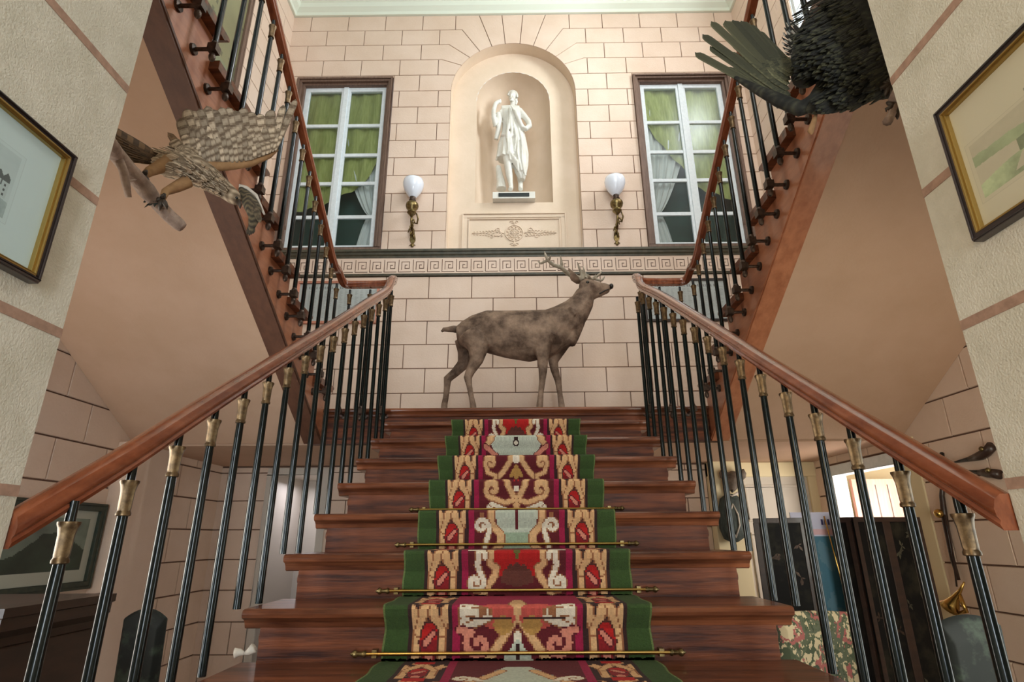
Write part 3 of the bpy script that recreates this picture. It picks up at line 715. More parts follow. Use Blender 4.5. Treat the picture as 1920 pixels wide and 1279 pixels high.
        out.append(np.clip(img, 0, 255))
    return v, out
vrow, grids = paint()
m = MB(); prevy = None
th = .012
for gi, k in enumerate(range(-2, 7)):
    n = 8+k; y = Y8+k*G; z = RI*n; img = grids[gi]
    xs = np.linspace(-HW, HW, NXC+1)
    # profile of this step from riser foot up over nosing to the back of the tread
    prof = []
    for v in np.arange(-.29, .206, CW):
        if v > .022: prof.append((y+.018-.018-th*.4+.035*min(1, (v-.022)/.05), z+.004-v))       # down the riser
        elif v > -.004: a = (v+.004)/.026*PI/2; prof.append((y-th*.2+.008-.018*math.sin(a), z+th-.014+.014*math.cos(a)))
        else: prof.append((y+.006-v-.004, z+th))
    prof = [(p[0], max(p[1], z-RI+.006)) for p in prof]
    rows = len(prof)-1
    base = len(m.v)
    wob = [0.004*math.sin(i*.21+k) for i in range(rows+1)]
    for (yy, zz), wv in zip(prof, wob):
        for x in xs: m.v.append((x+wv*(abs(x)/HW)**6*(1 if x > 0 else -1), yy, zz))
    for i in range(rows):
        for j in range(NXC):
            m.f.append((base+i*(NXC+1)+j, base+i*(NXC+1)+j+1, base+(i+1)*(NXC+1)+j+1, base+(i+1)*(NXC+1)+j)); m.m.append(0)
            c = img[min(i, 74), j]; m.c.append(lin(tuple(c)))
run = m.build('stair_runner', 'carpet_wool', cols=True)
sol = run.modifiers.new('t', 'SOLIDIFY'); sol.thickness = .006; sol.offset = -1
tag(run, 'red and cream needlepoint stair runner with green borders laid down the central steps', 'carpet')
# rods
rd = empty('stair_rod', (0, 0, 0), 'brass stair rod holding the runner', 'stair rod', 'brass stair rods across the runner')
m = MB(); L_ = .525; m.tube([(-L_, 0, 0), (L_, 0, 0)], .0062, 10); m.build('rod', 'brass', rd, smooth='auto')
for s in (-1, 1):
    m = MB()
    prf = [(.0065, 0), (.011, .004), (.011, .01), (.008, .014), (.0075, .03), (.012, .036), (.0125, .042), (.006, .05), (.001, .056)]
    m.loft([[(s*(L_-.014+h), r*math.cos(2*PI*i/12), r*math.sin(2*PI*i/12)) for i in range(12)] for r, h in prf]); m.build('finial', 'old_brass', rd, smooth='auto')
    m = MB(); m.box((s*.485-.008, -.004, -.012), (s*.485+.008, .028, .012)); m.build('clip', 'old_brass', rd)
words = {-1: 'lowest brass stair rod, just above the bottom edge of the photo', 0: 'second brass stair rod from the bottom', 1: 'third brass stair rod from the bottom', 2: 'fourth brass stair rod from the bottom, its ends hardly seen', }
for k in range(-1, 3):
    o = rd if k == -1 else copy_tree(rd)
    o.location = (0, Y8+(k+1)*G+.008, RI*(8+k)+.03); o['label'] = words[k]
# ---------------------------------------------------------------- stag on the landing
DY = 4.85; PXM = (at(900, 600, DY)-at(901, 600, DY)).length
def T(mb, pts, flatY=1.0, mi=0, n=16):
    """pts: (px, py, radius in px, lateral offset m)"""
    P = [at(p[0], p[1], DY+(p[3] if len(p) > 3 else 0)) for p in pts]
    mb.tube(P, [((p[2]*PXM), (p[2]*PXM)) for p in pts], n, mi)
stag = empty('stag', (0, DY, ZL), 'life-size stuffed brown stag standing on the landing, head raised to the right', 'deer')
m = MB()
body = [(858, 628, 14, 30), (866, 628, 24, 30), (884, 625, 33, 34), (912, 622, 40, 38), (950, 627, 45, 41), (992, 630, 49, 42), (1026, 626, 46, 38), (1050, 622, 38, 32), (1066, 622, 27, 24)]
rings = []
for px, py, rz_, ry_ in body:
    c = at(px, py, DY); rings.append([c+Vector((0, math.cos(a)*ry_*PXM, math.sin(a)*rz_*PXM)) for a in np.linspace(0, 2*PI, 24, endpoint=False)])
m.loft(rings)
T(m, [(1036, 616, 38), (1060, 602, 34), (1080, 583, 27), (1092, 566, 22), (1098, 549, 18)])
T(m, [(1060, 640, 20), (1068, 625, 20), (1085, 600, 14)])
T(m, [(1086, 540, 15), (1098, 541, 19.5), (1111, 542, 17), (1125, 541.5, 12.5), (1136, 541, 10), (1143, 541, 7.5)])
T(m, [(1095, 556, 13), (1110, 553, 10), (1126, 549, 7), (1138, 546, 5)])
T(m, [(1078, 585, 19), (1095, 562, 14), (1104, 552, 9)])
# legs
T(m, [(884, 628, 27, -.09), (898, 652, 20, -.11), (893, 676, 12.5, -.12), (882, 696, 8.5, -.12), (877, 708, 7.5, -.12), (880, 724, 5.2, -.12), (884, 745, 4.8, -.12), (887, 760, 5.6, -.12), (888, 772, 6.5, -.12), (889, 784, 7, -.12)])
T(m, [(876, 640, 24, .09), (875, 664, 17, .11), (868, 684, 11.5, .12), (852, 700, 8.5, .12), (839, 711, 8, .12), (838, 728, 5.8, .12), (836, 745, 5.4, .12), (833, 760, 6, .12), (833, 772, 6.5, .12), (834, 782, 7, .12)])
T(m, [(1022, 630, 24, -.1), (1016, 652, 15.5, -.12), (1018, 676, 9.5, -.12), (1018, 694, 8, -.12), (1017, 712, 6, -.12), (1014, 738, 5, -.12), (1012, 760, 6, -.12), (1011, 772, 6, -.12), (1012, 784, 7, -.12)])
T(m, [(1052, 634, 24, .08), (1046, 656, 15, .1), (1037, 678, 9.5, .11), (1040, 694, 7.8, .11), (1046, 714, 6, .11), (1050, 740, 5, .11), (1053, 760, 6, .11), (1054, 772, 6, .11), (1056, 782, 7, .11)])
# rough hide seams
for (a, b, c, d) in ((905, 600, 930, 596), (965, 606, 975, 612), (1000, 598, 1010, 604), (1068, 575, 1080, 590)):
    T(m, [(a, b, 3, -.165), ((a+c)/2, (b+d)/2+2, 4, -.17), (c, d, 3, -.165)])
o = m.build('body', 'deer_hide', stag); remesh(o, .0095, 5)
m = MB(); T(m, [(858, 618, 7), (850, 617, 6.5), (840, 618, 5), (832, 618, 4), (828, 622, 2)]); m.build('tail', 'deer_hide', stag, smooth=True)
for sy in (-1, 1):
    m = MB(); P = [at(1084, 530, DY+sy*.06), at(1078, 523, DY+sy*.10), at(1072, 514, DY+sy*.13), at(1066, 503, DY+sy*.135)]
    m.tube(P, [(.024, .014), (.044, .016), (.036, .013), (.004, .003)], 12); m.build('ear', 'deer_hide', stag, smooth=True)
m = MB(); m.ball(at(1101.5, 530, DY-.082), .0165); m.build('eye', 'black_gloss', stag, smooth=True)
m = MB(); m.ball(at(1101.5, 530, DY+.082), .0165); m.build('eye', 'black_gloss', stag, smooth=True)
m = MB(); m.ball(at(1146, 537, DY), (.022, .034, .026)); m.build('nose', 'dark_nose', stag, smooth=True)
m = MB(); T(m, [(1124, 551, 1.2, -.045), (1132, 546, 1.4, -.04), (1140, 542.5, 1.4, -.03), (1145, 542, 1.2, -.012)]); m.build('mouth', 'dark_nose', stag, smooth=True)
def antler(beams, nm='antler'):
    m = MB()
    for b in beams:
        P = catmull([at(x, y, DY+o_) for x, y, r, o_ in b], 4); R = np.interp(np.linspace(0, len(b)-1, len(P)), range(len(b)), [q[2]*PXM for q in b])
        m.tube(P, list(R), 8)
    o = m.build(nm, 'antler', stag); remesh(o, .0042, 3)
antler([[(1090, 524, 5, -.04), (1078, 518, 4.6, -.08), (1066, 514, 4.2, -.12), (1052, 502, 4, -.18), (1038, 497, 3.6, -.22), (1029, 489, 3.4, -.25), (1024, 481, 2.6, -.27), (1020.5, 471, 1, -.28)],
        [(1052, 502, 3.4, -.18), (1053, 493, 3, -.2), (1050.5, 479, .9, -.24)], [(1028, 488, 3, -.25), (1020, 491, 2.6, -.24), (1014, 494, 2.2, -.22), (1008, 489, .8, -.2)], [(1028, 487, 2.6, -.25), (1031, 484, 2.2, -.28), (1032.5, 478, .9, -.3)],
        [(1091, 524, 4, -.05), (1090, 512, 3.2, -.07), (1086, 502, 2.4, -.09), (1082, 491, .9, -.11)], [(1093, 523, 3.6, -.05), (1094, 513, 2.8, -.06), (1094.5, 506, 2, -.08), (1093, 499, .8, -.09)]])
antler([[(1097, 523, 5, .05), (1102, 518, 4, .1), (1109, 524, 3.4, .16), (1117, 520, 3, .2), (1124, 514, 2.4, .23), (1129, 508, .9, .25)],
        [(1112, 522, 2.8, .17), (1117, 515, .9, .2)], [(1115, 523, 3, .19), (1126, 526, 2.8, .2), (1131, 523, 2, .22), (1134, 518, .8, .23)], [(1097, 522, 3, .05), (1098, 514, 2.4, .06), (1096, 508, .8, .07)]])
# ---------------------------------------------------------------- statue in the niche
SY = 6.0; sp = (at(960, 300, SY)-at(961, 300, SY)).length
sta = empty('statue', (0, SY, 5.42), 'white marble statue of a draped standing woman in the arched niche', 'statue')
m = MB(); m.box((-.255, SY-.19, 5.423), (.255, SY+.17, 5.515)); m.build('plinth', 'marble', sta, bevel=.004)
m = MB(); m.box((-.185, SY-.2, 5.444), (.185, SY-.188, 5.492)); m.build('name_plaque', 'dark_plaque', sta, bevel=.004)
def Q(x, y, o=0): return at(x, y, SY+o)
def TS(mb, pts, n=14): mb.tube([Q(p[0], p[1], p[3] if len(p) > 3 else 0) for p in pts], [p[2]*sp for p in pts], n)
m = MB()
# draped body: rings of pleats
secs = [(208, 958, 19, 11), (216, 958, 20, 13), (228, 959, 18, 13), (240, 958, 17, 12), (250, 957, 17, 12), (258, 957, 19, 13), (270, 957, 23, 15), (282, 958, 25, 16), (294, 958, 27, 17), (299, 958, 27.5, 17)]
rings = []
for y, cx, rx, ry in secs:
    f = max(0, (y-214)/90)
    rings.append([Q(cx, y)+Vector(((1+f*.07*math.sin(11*a+y*.02)+f*.03*math.sin(23*a))*rx*sp*math.cos(a), (1+f*.10*math.sin(11*a))*ry*sp*math.sin(a), .012*f*math.sin(5*a+1))) for a in np.linspace(0, 2*PI, 72, endpoint=False)])
m.loft(rings)
secs = [(214, 968, 7, 6), (230, 969, 10, 9), (250, 970, 13, 11), (270, 972, 15, 12), (290, 974, 16, 13), (310, 975.5, 14, 12), (326, 977, 10, 10), (338, 979, 5, 7)]
rings = []
for y, cx, rx, ry in secs:
    rings.append([Q(cx, y, -.03)+Vector(((1+.10*math.sin(9*a+y*.03))*rx*sp*math.cos(a), (1+.12*math.sin(9*a+y*.04))*ry*sp*math.sin(a), 0)) for a in np.linspace(0, 2*PI, 54, endpoint=False)])
m.loft(rings)
for k, (x0, x1, y0, y1, r) in enumerate(((956, 951, 202, 290, 3.4), (962, 956, 202, 262, 3), (964, 967, 205, 285, 2.6), (952, 958, 222, 300, 2.4), (970, 985, 215, 330, 2.6), (966, 976, 225, 320, 2.4))):
    TS(m, [(x0+(x1-x0)*t+2*math.sin(t*9+k), y0+(y1-y0)*t, r*(1-.2*t), -.1-.02*math.sin(t*3)) for t in np.linspace(0, 1, 9)], 8)
for j in range(7): TS(m, [(956+2.2*j+(j % 2), 285+3*j, 3.4, -.11), (958+2.2*j, 296+3*j, 2, -.10), (959+2.2*j, 303+3.5*j, .8, -.09)], 7)
TS(m, [(941, 252, 4, -.07), (957, 256, 4.4, -.1), (972, 252, 4, -.07)])
# legs, trunk support
TS(m, [(951, 292, 9, -.03), (953, 312, 7.5, -.05), (955, 328, 6.6, -.04), (957, 342, 4.6, -.03), (958.5, 352, 4, -.04), (957, 355, 4.5, -.09)])
TS(m, [(972, 292, 9, .03), (973, 312, 7.5, .02), (975, 330, 6.4, .02), (976, 344, 4.6, .03), (976, 353, 4.4, .0), (976, 355, 4.5, -.04)])
TS(m, [(934, 312, 5, .06), (936, 326, 6.5, .06), (939, 340, 8, .06), (940, 355, 10, .05)], 9)
# arms
TS(m, [(941, 210, 6, 0), (935, 220, 5.4, -.04), (931, 230, 5.4, -.08), (929, 236, 5.2, -.1), (926, 222, 4.8, -.12), (925.5, 208, 4.4, -.13), (929, 195, 4.2, -.12), (935, 190, 4, -.1)])
TS(m, [(934, 212, 5, -.08), (936, 226, 6, -.06), (934, 244, 5, -.04), (930, 262, 4, -.02)])
TS(m, [(973, 207, 6.5, 0), (982, 217, 6, -.02), (991, 228, 5.4, -.04), (993, 236, 5, -.06), (986, 242, 4.8, -.1), (979, 238, 4.4, -.12), (972, 222, 4, -.14), (966, 208, 3.8, -.14)])
for j in range(4): TS(m, [(964-j*1.1, 207-j, 1.8, -.145), (962-j, 203-j*1.4, 1.6, -.155), (961-j*.8, 201-j, 1.3, -.14)], 7); TS(m, [(934+j*.9, 190-j*1.1, 1.7, -.1-.008*j), (937+j*.6, 190.5-j, 1.6, -.11), (938.5+j*.4, 194-j, 1.3, -.1)], 7)
TS(m, [(940, 205, 7, .0), (958, 205, 8, .0), (974, 205, 7, .0)])
TS(m, [(961, 204, 6), (961, 196, 5), (961.5, 190, 5)])
o = m.build('draped_figure', 'marble', sta); remesh(o, .0075, 2)
m = MB(); m.ball(Q(961, 181, -.005), (8.2*sp, 9.6*sp, 11*sp), 20, 14); m.ball(Q(959.5, 188, -.04), (4.6*sp, 4*sp, 4.4*sp))
TS(m, [(958.5, 176, 1.2, -.068), (958, 181, 1.6, -.078), (958, 184, 2, -.07)], 8); TS(m, [(956, 188, 1, -.068), (961, 188, 1, -.068)], 6)
for dx in (-3.4, 3.0): m.ball(Q(958.6+dx, 179, -.058), (1.8*sp, 1*sp, 1.1*sp), 8, 6)
o = m.build('head', 'marble', sta); remesh(o, .005, 2)
m = MB()
for k in range(15):
    a = -1.2+k*.2
    m.tube([Q(961+8.4*math.sin(a), 181-9*math.cos(a)*.95, -.045), Q(961+9.4*math.sin(a), 181-10.6*math.cos(a), 0), Q(962+7*math.sin(a), 183-8*math.cos(a), .06)], [1.7*sp, 2.2*sp, 1.8*sp], 8)
m.ball(Q(962.5, 182, .03), (9*sp, 8.5*sp, 10.5*sp), 16, 10); TS(m, [(967, 186, 3.4, .02), (968.5, 192, 2.8, .02), (967, 197, 1.6, .02)])
o = m.build('hair', 'marble', sta); remesh(o, .005, 1)
# ---------------------------------------------------------------- wall lamps either side of the niche
sc = empty('wall_lamp', (0, 0, 0), 'brass wall lamp with white opal shade, left of the statue niche', 'wall lamp')
m = MB(); yo = -.15
m.lathe([(.034, .06), (.045, .07), (.075, .11), (.103, .16), (.118, .21), (.12, .25), (.112, .285), (.104, .288), (.112, .25), (.108, .21), (.07, .11), (.03, .065)], (0, yo, 0), 32, caps=False); m.build('lamp_shade', 'opal', sc, smooth=True)
m = MB(); m.lathe([(.02, .0), (.036, .006), (.04, .02), (.03, .03), (.034, .045), (.032, .062), (.02, .066)], (0, yo, 0), 24); m.build('burner', 'bracket_bronze', sc, smooth='auto')
m = MB(); m.lathe([(.02, .0), (.05, -.008), (.07, -.03), (.074, -.055), (.066, -.085), (.048, -.105), (.044, -.12), (.05, -.13), (.052, -.145), (.04, -.16), (.026, -.175), (.018, -.19), (.006, -.2)], (0, yo, 0), 28); m.build('oil_font', 'old_brass', sc, smooth='auto')
m = MB()
m.tube([(0, yo, -.19), (.0, yo+.01, -.24), (0, yo+.05, -.29), (0, yo+.1, -.33), (0, -.015, -.36)], [.012, .014, .016, .014, .012], 10)
m.tube([(.05, yo+.02, -.14), (.07, yo+.03, -.2), (.055, yo+.06, -.25), (.02, yo+.06, -.24), (.025, yo+.05, -.21)], [.008, .01, .011, .009, .005], 8)
for k in range(6):
    a = k*1.05; m.tube([(.0, yo+.02+.02*k, -.22-.025*k), (.03*math.cos(a), yo+.02*k, -.24-.028*k), (.045*math.cos(a), yo+.02*k+.01, -.28-.028*k)], [.008, .011, .003], 7)
m.build('scroll_arm', 'old_brass', sc, smooth=True)
m = MB(); f_ = lambda x, z, d: (x, -d, z)
m.prism([(.028*math.sin(a)*(1+.3*math.cos(3*a)), -.37+.1*math.cos(a)) for a in np.linspace(0, 2*PI, 24, endpoint=False)], f_, 0, .016)
m.ball((0, -.012, -.48), (.02, .012, .03)); m.tube([(-.035, -.01, -.485), (0, -.014, -.47), (.035, -.01, -.485)], [.004, .009, .004], 7); m.build('back_plate', 'old_brass', sc, smooth='auto')
sc.location = (-1.165, YB-.012, 5.235)
s2 = copy_tree(sc); s2.location = (1.172, YB-.012, 5.235); s2['label'] = 'brass wall lamp with white opal shade, right of the statue niche'
# ---------------------------------------------------------------- framed pictures
def grid_picture(mb, fn, u0, u1, z0, z1, d, img):
    H_, W_ = img.shape[:2]; b0 = len(mb.v)
    for j in range(H_+1):
        for i in range(W_+1): mb.v.append(tuple(fn(u0+(u1-u0)*i/W_, z1-(z1-z0)*j/H_, d)))
    for j in range(H_):
        for i in range(W_):
            mb.f.append((b0+j*(W_+1)+i, b0+j*(W_+1)+i+1, b0+(j+1)*(W_+1)+i+1, b0+(j+1)*(W_+1)+i)); mb.m.append(0); mb.c.append(lin(tuple(img[j, i])))
def nz(h, w_, s, seed=1):
    r = np.random.RandomState(seed); out = np.zeros((h, w_)); amp = 1; tot = 0
    while s >= 1.5:
        gh, gw = int(h/s)+3, int(w_/s)+3; g = r.rand(gh, gw); yy = np.linspace(0, gh-1.001, h); xx = np.linspace(0, gw-1.001, w_)
        y0 = yy.astype(int); x0 = xx.astype(int); fy = (yy-y0)[:, None]; fx = (xx-x0)[None]
        out += amp*((g[y0][:, x0]*(1-fx)+g[y0][:, x0+1]*fx)*(1-fy)+(g[y0+1][:, x0]*(1-fx)+g[y0+1][:, x0+1]*fx)*fy); tot += amp; amp *= .6; s /= 2
    return out/tot
def engraving(W_, H_, paper, side):
    img = np.zeros((H_, W_, 3)); img[:] = paper; n = nz(H_, W_, 28, 3)
    x0, x1, y0, y1 = int(W_*(.2 if side < 0 else .33)), int(W_*(.8 if side < 0 else .95)), int(H_*(.24 if side < 0 else .36)), int(H_*(.74 if side < 0 else .8))
    img[y0-6:y1+7, x0-6:x1+7] = np.array(paper)*.93; img[y0-5:y1+6, x0-5:x1+6] = np.array(paper)*.985
    yy, xx = np.mgrid[0:H_, 0:W_]; sub = (yy >= y0) & (yy < y1) & (xx >= x0) & (xx < x1); u = (xx-x0)/(x1-x0); v = (yy-y0)/(y1-y0)
    dkc = np.array((104, 116, 116)) if side < 0 else np.array((112, 118, 92))
    sky = np.array(paper)*.97-np.array((26, 26, 24))*(n[..., None]*(1-v[..., None])*.9)
    img[sub] = sky[sub]
    trees = sub & (v > .52-.22*n-.12*np.sin(u*5)) & (u < .62); img[trees] = (dkc*(.75+.6*n[..., None]))[trees]
    if side < 0:
        for i in range(5):
            c = .66+i*.068; roof = sub & (np.abs(u-c) < (v-.33)*.45) & (np.abs(u-c) < .034) & (v < .55); img[roof] = dkc*.8
            wl = sub & (np.abs(u-c) < .03) & (v > .47) & (v < .72); img[wl] = np.array(paper)*.9
            for q in (.52, .6, .67): img[sub & (np.abs(u-c) < .009) & (np.abs(v-q) < .018)] = dkc*.7
    else:
        hill = sub & (v > .46-.2*u-.10*n) & (v < .5-.1*u+.05*n); img[hill] = (dkc*(1.2+.4*n[..., None]))[hill]
    gr = sub & (v > .72+.05*np.sin(u*7)); img[gr] = (dkc*(1+.9*n[..., None]))[gr]
    lt = sub & (v > .7) & (v < .92) & (np.abs(u-.45-.4*(v-.7)) < .16); img[lt] = np.array(paper)*.93
    for k in range(22):
        xx_ = int(W_*(.36+.013*k)); img[y0-16:y0-12, xx_:xx_+2] = np.array(paper)*(.72 if rng.rand() > .35 else 1)
    return np.clip(img, 0, 255)
def framed(name, label, cat, fn, u0, u1, z0, z1, fw, fm, gold, img, group=None, depth=.022, glassy=False):
    c = fn((u0+u1)/2, z0, 0); e = empty(name, c, label, cat, group)
    m = MB(); frm(m, u0, u1, z0, z1, fw, 0, depth, fn); frm(m, u0+.002, u1-.002, z0+.002, z1-.002, fw*.3, depth, depth+.004, fn); m.build('frame', fm, e, bevel=.002)
    iw = fw
    if gold:
        m = MB(); frm(m, u0+fw, u1-fw, z0+fw, z1-fw, gold, 0, depth*.8, fn); frm(m, u0+fw, u1-fw, z0+fw, z1-fw, gold*.45, depth*.8, depth*1.05, fn); m.build('gilt_slip', 'gold_frame', e, bevel=.001); iw += gold
    m = MB(); grid_picture(m, fn, u0+iw, u1-iw, z0+iw, z1-iw, depth*.35, img); m.build('print', 'picture', e, cols=True)
    return e
pl = lambda y, z, d: (-PXC+.0+d, y, z)
# y runs with depth; picture x flips so the print's right side is deeper on the left wall
framed('framed_engraving', 'framed engraving of a chateau with a wide blue-grey mount, on the left corridor wall', 'picture', lambda u, z, d: (-PXL+d, u, z), .60, 1.052, 2.088, 2.403, .0125, 'dark_frame', .0075, engraving(300, 216, (188, 206, 206), -1))
framed('framed_engraving', 'black framed landscape engraving with a broad pale mount, on the right corridor wall', 'picture', lambda u, z, d: (PXC-d, u, z), .58, 1.05, 2.163, 2.491, .014, 'dark_frame', .007, engraving(300, 216, (196, 186, 160), 1)[:, :])
# landscape on the lower left wall
n = nz(60, 90, 20, 5); yy, xx = np.mgrid[0:60, 0:90]
img = np.zeros((60, 90, 3)); img[:] = (176, 178, 164); sub = (yy > 6) & (yy < 50) & (xx > 6) & (xx < 84)
base = np.array((112, 124, 112))*(.6+.8*n[..., None]); img[sub] = base[sub]; dk_ = sub & ((yy > 22+14*n+10*np.sin(xx*.08))) ; img[dk_] = (np.array((38, 52, 40))*(.5+1.3*n[..., None]))[dk_]
framed('framed_landscape', 'dark green framed landscape picture on the lower left side wall behind the railing', 'picture', lambda u, z, d: (-XS+.012+d, u, z), 3.12, 4.15, 1.28, 1.83, .05, 'green_frame', 0, img, depth=.035)
# high panel picture, upper left
n = nz(110, 60, 30, 8); n2 = nz(110, 60, 8, 9); img = np.array((136, 132, 96))*(.7+.5*n[..., None]); k_ = n2 > .6; img[k_] *= .72; img[70:, :] = img[70:, :]*.6+np.array((120, 136, 118))*.4
framed('wall_hanging', 'tall green and ochre painted hanging in a brown frame, high on the left wall', 'painting', lambda u, z, d: (-XS+.012+d, u, z), 2.35, 4.72, 5.0, 8.1, .07, 'casing_brown', 0, np.clip(img, 0, 255), depth=.04)
# two framed broadsheets on the back wall above the landing
def sheetprint(seed):
    r = np.random.RandomState(seed); W_, H_ = 150, 84; img = np.zeros((H_, W_, 3)); img[:] = (176, 182, 180); n = nz(H_, W_, 24, seed); img *= (.93+.12*n[..., None])
    for c in range(14):
        x = 8+c*10
        if x+6 < W_-6: img[7:12, x:x+2] *= .62; img[7:12, x+4:x+6] *= .66
        img[12:13, x:x+7] *= .8
        for y in range(17, H_-8, 2):
            if r.rand() > .12: img[y, x:x+int(3+r.rand()*5)] *= .86
    return np.clip(img, 0, 255)
framed('framed_broadsheet', 'framed grey printed broadsheet on the wall behind the left landing rail', 'picture', lambda u, z, d: (u, YB-.012-d, z), -2.42, -1.50, 3.80, 4.31, .028, 'pink_wood', 0, sheetprint(2), depth=.02)
framed('framed_broadsheet', 'framed grey printed broadsheet on the wall behind the right landing rail', 'picture', lambda u, z, d: (u, YB-.012-d, z), 1.42, 2.36, 3.79, 4.30, .026, 'dark_frame', 0, sheetprint(5), depth=.02)
# ---------------------------------------------------------------- birds
def vane(mb, root, tip, width, nrm, curl, cf, n=7, tipround=.6):
    """one feather: thin curved closed blade"""
    root, tip = Vector(root), Vector(tip); ax = tip-root; L_ = ax.length; ax.normalize(); nrm = (nrm-ax*nrm.dot(ax)).normalized(); sd = ax.cross(nrm)
    top, bot = [], []
    for i in range(n+1):
        t = i/n; w_ = width*(.35+.65*min(1, t*2.2))*(math.sqrt(max(0, 1-((t-tipround)/(1-tipround))**2)) if t > tipround else 1)+.0004
        c = root+ax*(L_*t)+nrm*(curl*L_*t*t)
        top.append([c+sd*(w_*k)+nrm*(.0022-.0035*abs(k)) for k in (-1, -.72, -.3, .3, .72, 1)]); bot.append([c+sd*(w_*k)-nrm*(.0012) for k in (-1, -.72, -.3, .3, .72, 1)])
    for i in range(n):
        for k in range(5):
            mb.col = cf((i+.5)/n, (1, .5, 0, .5, 1)[k])
            mb.add([top[i][k], top[i][k+1], top[i+1][k+1], top[i+1][k]], [(0, 1, 2, 3)])
            mb.add([bot[i][k], bot[i+1][k], bot[i+1][k+1], bot[i][k+1]], [(0, 1, 2, 3)])
    for sgn in (0, 5):
        for i in range(n): mb.add([top[i][sgn], top[i+1][sgn], bot[i+1][sgn], bot[i][sgn]], [(0, 1, 2, 3)])
    mb.col = (1, 1, 1, 1)
def mixc(a, b, t): return lin(tuple(a[i]*(1-t)+b[i]*t for i in range(3)))
def barred(a, b, bars, seed=0):
    r = random.Random(seed); ph = r.random(); br = .8+.35*r.random()
    a = tuple(min(255, c*br) for c in a)
    def cf(t, e):
        s_ = .5+.5*math.sin((t*bars+ph-.14*e)*2*PI); k = s_*s_*.9
        if e > .8: k = max(k, .5)
        if t > .95: k = .8
        return mixc(a, b, k*.85)
    return cf
# --- left: hawk diving from a branch
LT, DKB, MID = (206, 186, 160), (88, 70, 52), (142, 116, 90)
bd = empty('stuffed_hawk', at(350, 310, 1.65), 'stuffed brown speckled hawk with spread wing perched on a branch at the left wall', 'bird')
def px(Y): return (at(300, 300, Y)-at(301, 300, Y)).length
m = MB()
def TB(m, pts, n=14):
    m.tube([at(p[0], p[1], p[3]) for p in pts], [p[2]*px(p[3]) for p in pts], n)
TB(m, [(292, 300, 10, 1.58), (310, 303, 20, 1.6), (335, 308, 27, 1.62), (362, 318, 29, 1.65), (388, 332, 24, 1.68), (408, 346, 19, 1.7), (424, 358, 16, 1.72), (438, 370, 14, 1.73), (446, 379, 9, 1.735)])
TB(m, [(340, 292, 18, 1.66), (366, 298, 20, 1.7), (392, 318, 16, 1.72)])
def hawkcol(co):
    v = math.sin(co.x*190+co.z*90+2*math.sin(co.y*60))*math.sin(co.z*210-co.x*80); f = .5+.5*v
    return list(mixc(DKB, LT, min(1, max(0, f*.9))))
o = m.build('body', 'feather_brown', bd); remesh(o, .006, 3, hawkcol)
# overlapping body feathers
m = MB(); r = random.Random(3)
spine = [(300, 302, 19, 1.6), (335, 308, 28, 1.62), (362, 318, 30, 1.65), (388, 332, 25, 1.68), (408, 346, 20, 1.7), (430, 362, 15, 1.72)]
for i in range(150):
    t = r.random()*4.9; k = int(t); f = t-k; a, b = spine[k], spine[k+1]
    cxp, cyp, rr, Yc = [a[q]*(1-f)+b[q]*f for q in range(4)]
    ang = r.uniform(-1.45, 1.45); dirx = Vector((b[0]-a[0], b[1]-a[1])).normalized(); nx = Vector((-dirx.y, dirx.x))
    p = at(cxp+nx.x*rr*math.sin(ang), cyp+nx.y*rr*math.sin(ang), Yc-rr*px(Yc)*math.cos(ang)*.98)
    c = at(cxp, cyp, Yc); nr = (p-c).normalized()
    q = at(cxp+nx.x*rr*math.sin(ang)-dirx.x*22, cyp+nx.y*rr*math.sin(ang)-dirx.y*22, Yc-rr*px(Yc)*math.cos(ang)*1.0)
    q += nr*.006
    a_, b_ = (DKB, LT) if r.random() > .4 else (MID, LT)
    vane(m, p, q, .0085, nr, .0, lambda t, e, a_=a_, b_=b_: mixc(a_, b_, .85 if e > .8 else .1+.35*t), 5)
m.build('breast_feathers', 'feather_brown', bd, cols=True)
# tail
m = MB()
for i in range(9):
    f = i/8; a = at(312, 300+8*f, 1.62); b = at(206+14*f, 236+58*f*1.0, 1.46+.05*f)
    vane(m, a, b, .018, Vector((0, -1, .2)), -.03, barred((118, 92, 66), (58, 44, 34), 4.5, i), 10, .85)
m.build('tail', 'feather_brown', bd, cols=True)
# raised wing
m = MB(); root = [(352, 302), (380, 302), (410, 306), (440, 306), (470, 300), (498, 290), (516, 282)]
n_ = 16
for layer, (fr0, fr1, wd, ln) in enumerate(((0, 1, .0205, 1.0), (0, 1, .0165, .66), (0, 1, .014, .46), (0, 1, .012, .28))):
    for i in range(n_+layer*2):
        f = i/(n_+layer*2-1); s_ = f*6; k = min(5, int(s_)); g = s_-k
        rx = root[k][0]*(1-g)+root[k+1][0]*g; ry = root[k][1]*(1-g)+root[k+1][1]*g; Yr = 1.68+.05*f
        tx = np.interp(f, [0, .08, .2, .35, .5, .65, .78, .88, .95, 1], [322, 338, 356, 388, 418, 448, 478, 510, 535, 552])
        ty = np.interp(f, [0, .08, .2, .35, .5, .65, .78, .88, .95, 1], [260, 206, 200, 197, 198, 200, 208, 206, 186, 182])+(4*math.sin(i*2.3))
        a = at(rx, ry, Yr-.004*layer); b = at(rx+(tx-rx)*ln, ry+(ty-ry)*ln, Yr+.03*(1-ln)-.02-.006*layer)
        vane(m, a, b, wd*(1.0 if f < .9 else .7), Vector((0, -1, .1)), -.05, barred((186, 168, 146), (84, 66, 50), 4.2*ln+1, i*7+layer), 26, .84)
m.build('wing', 'feather_brown', bd, cols=True)
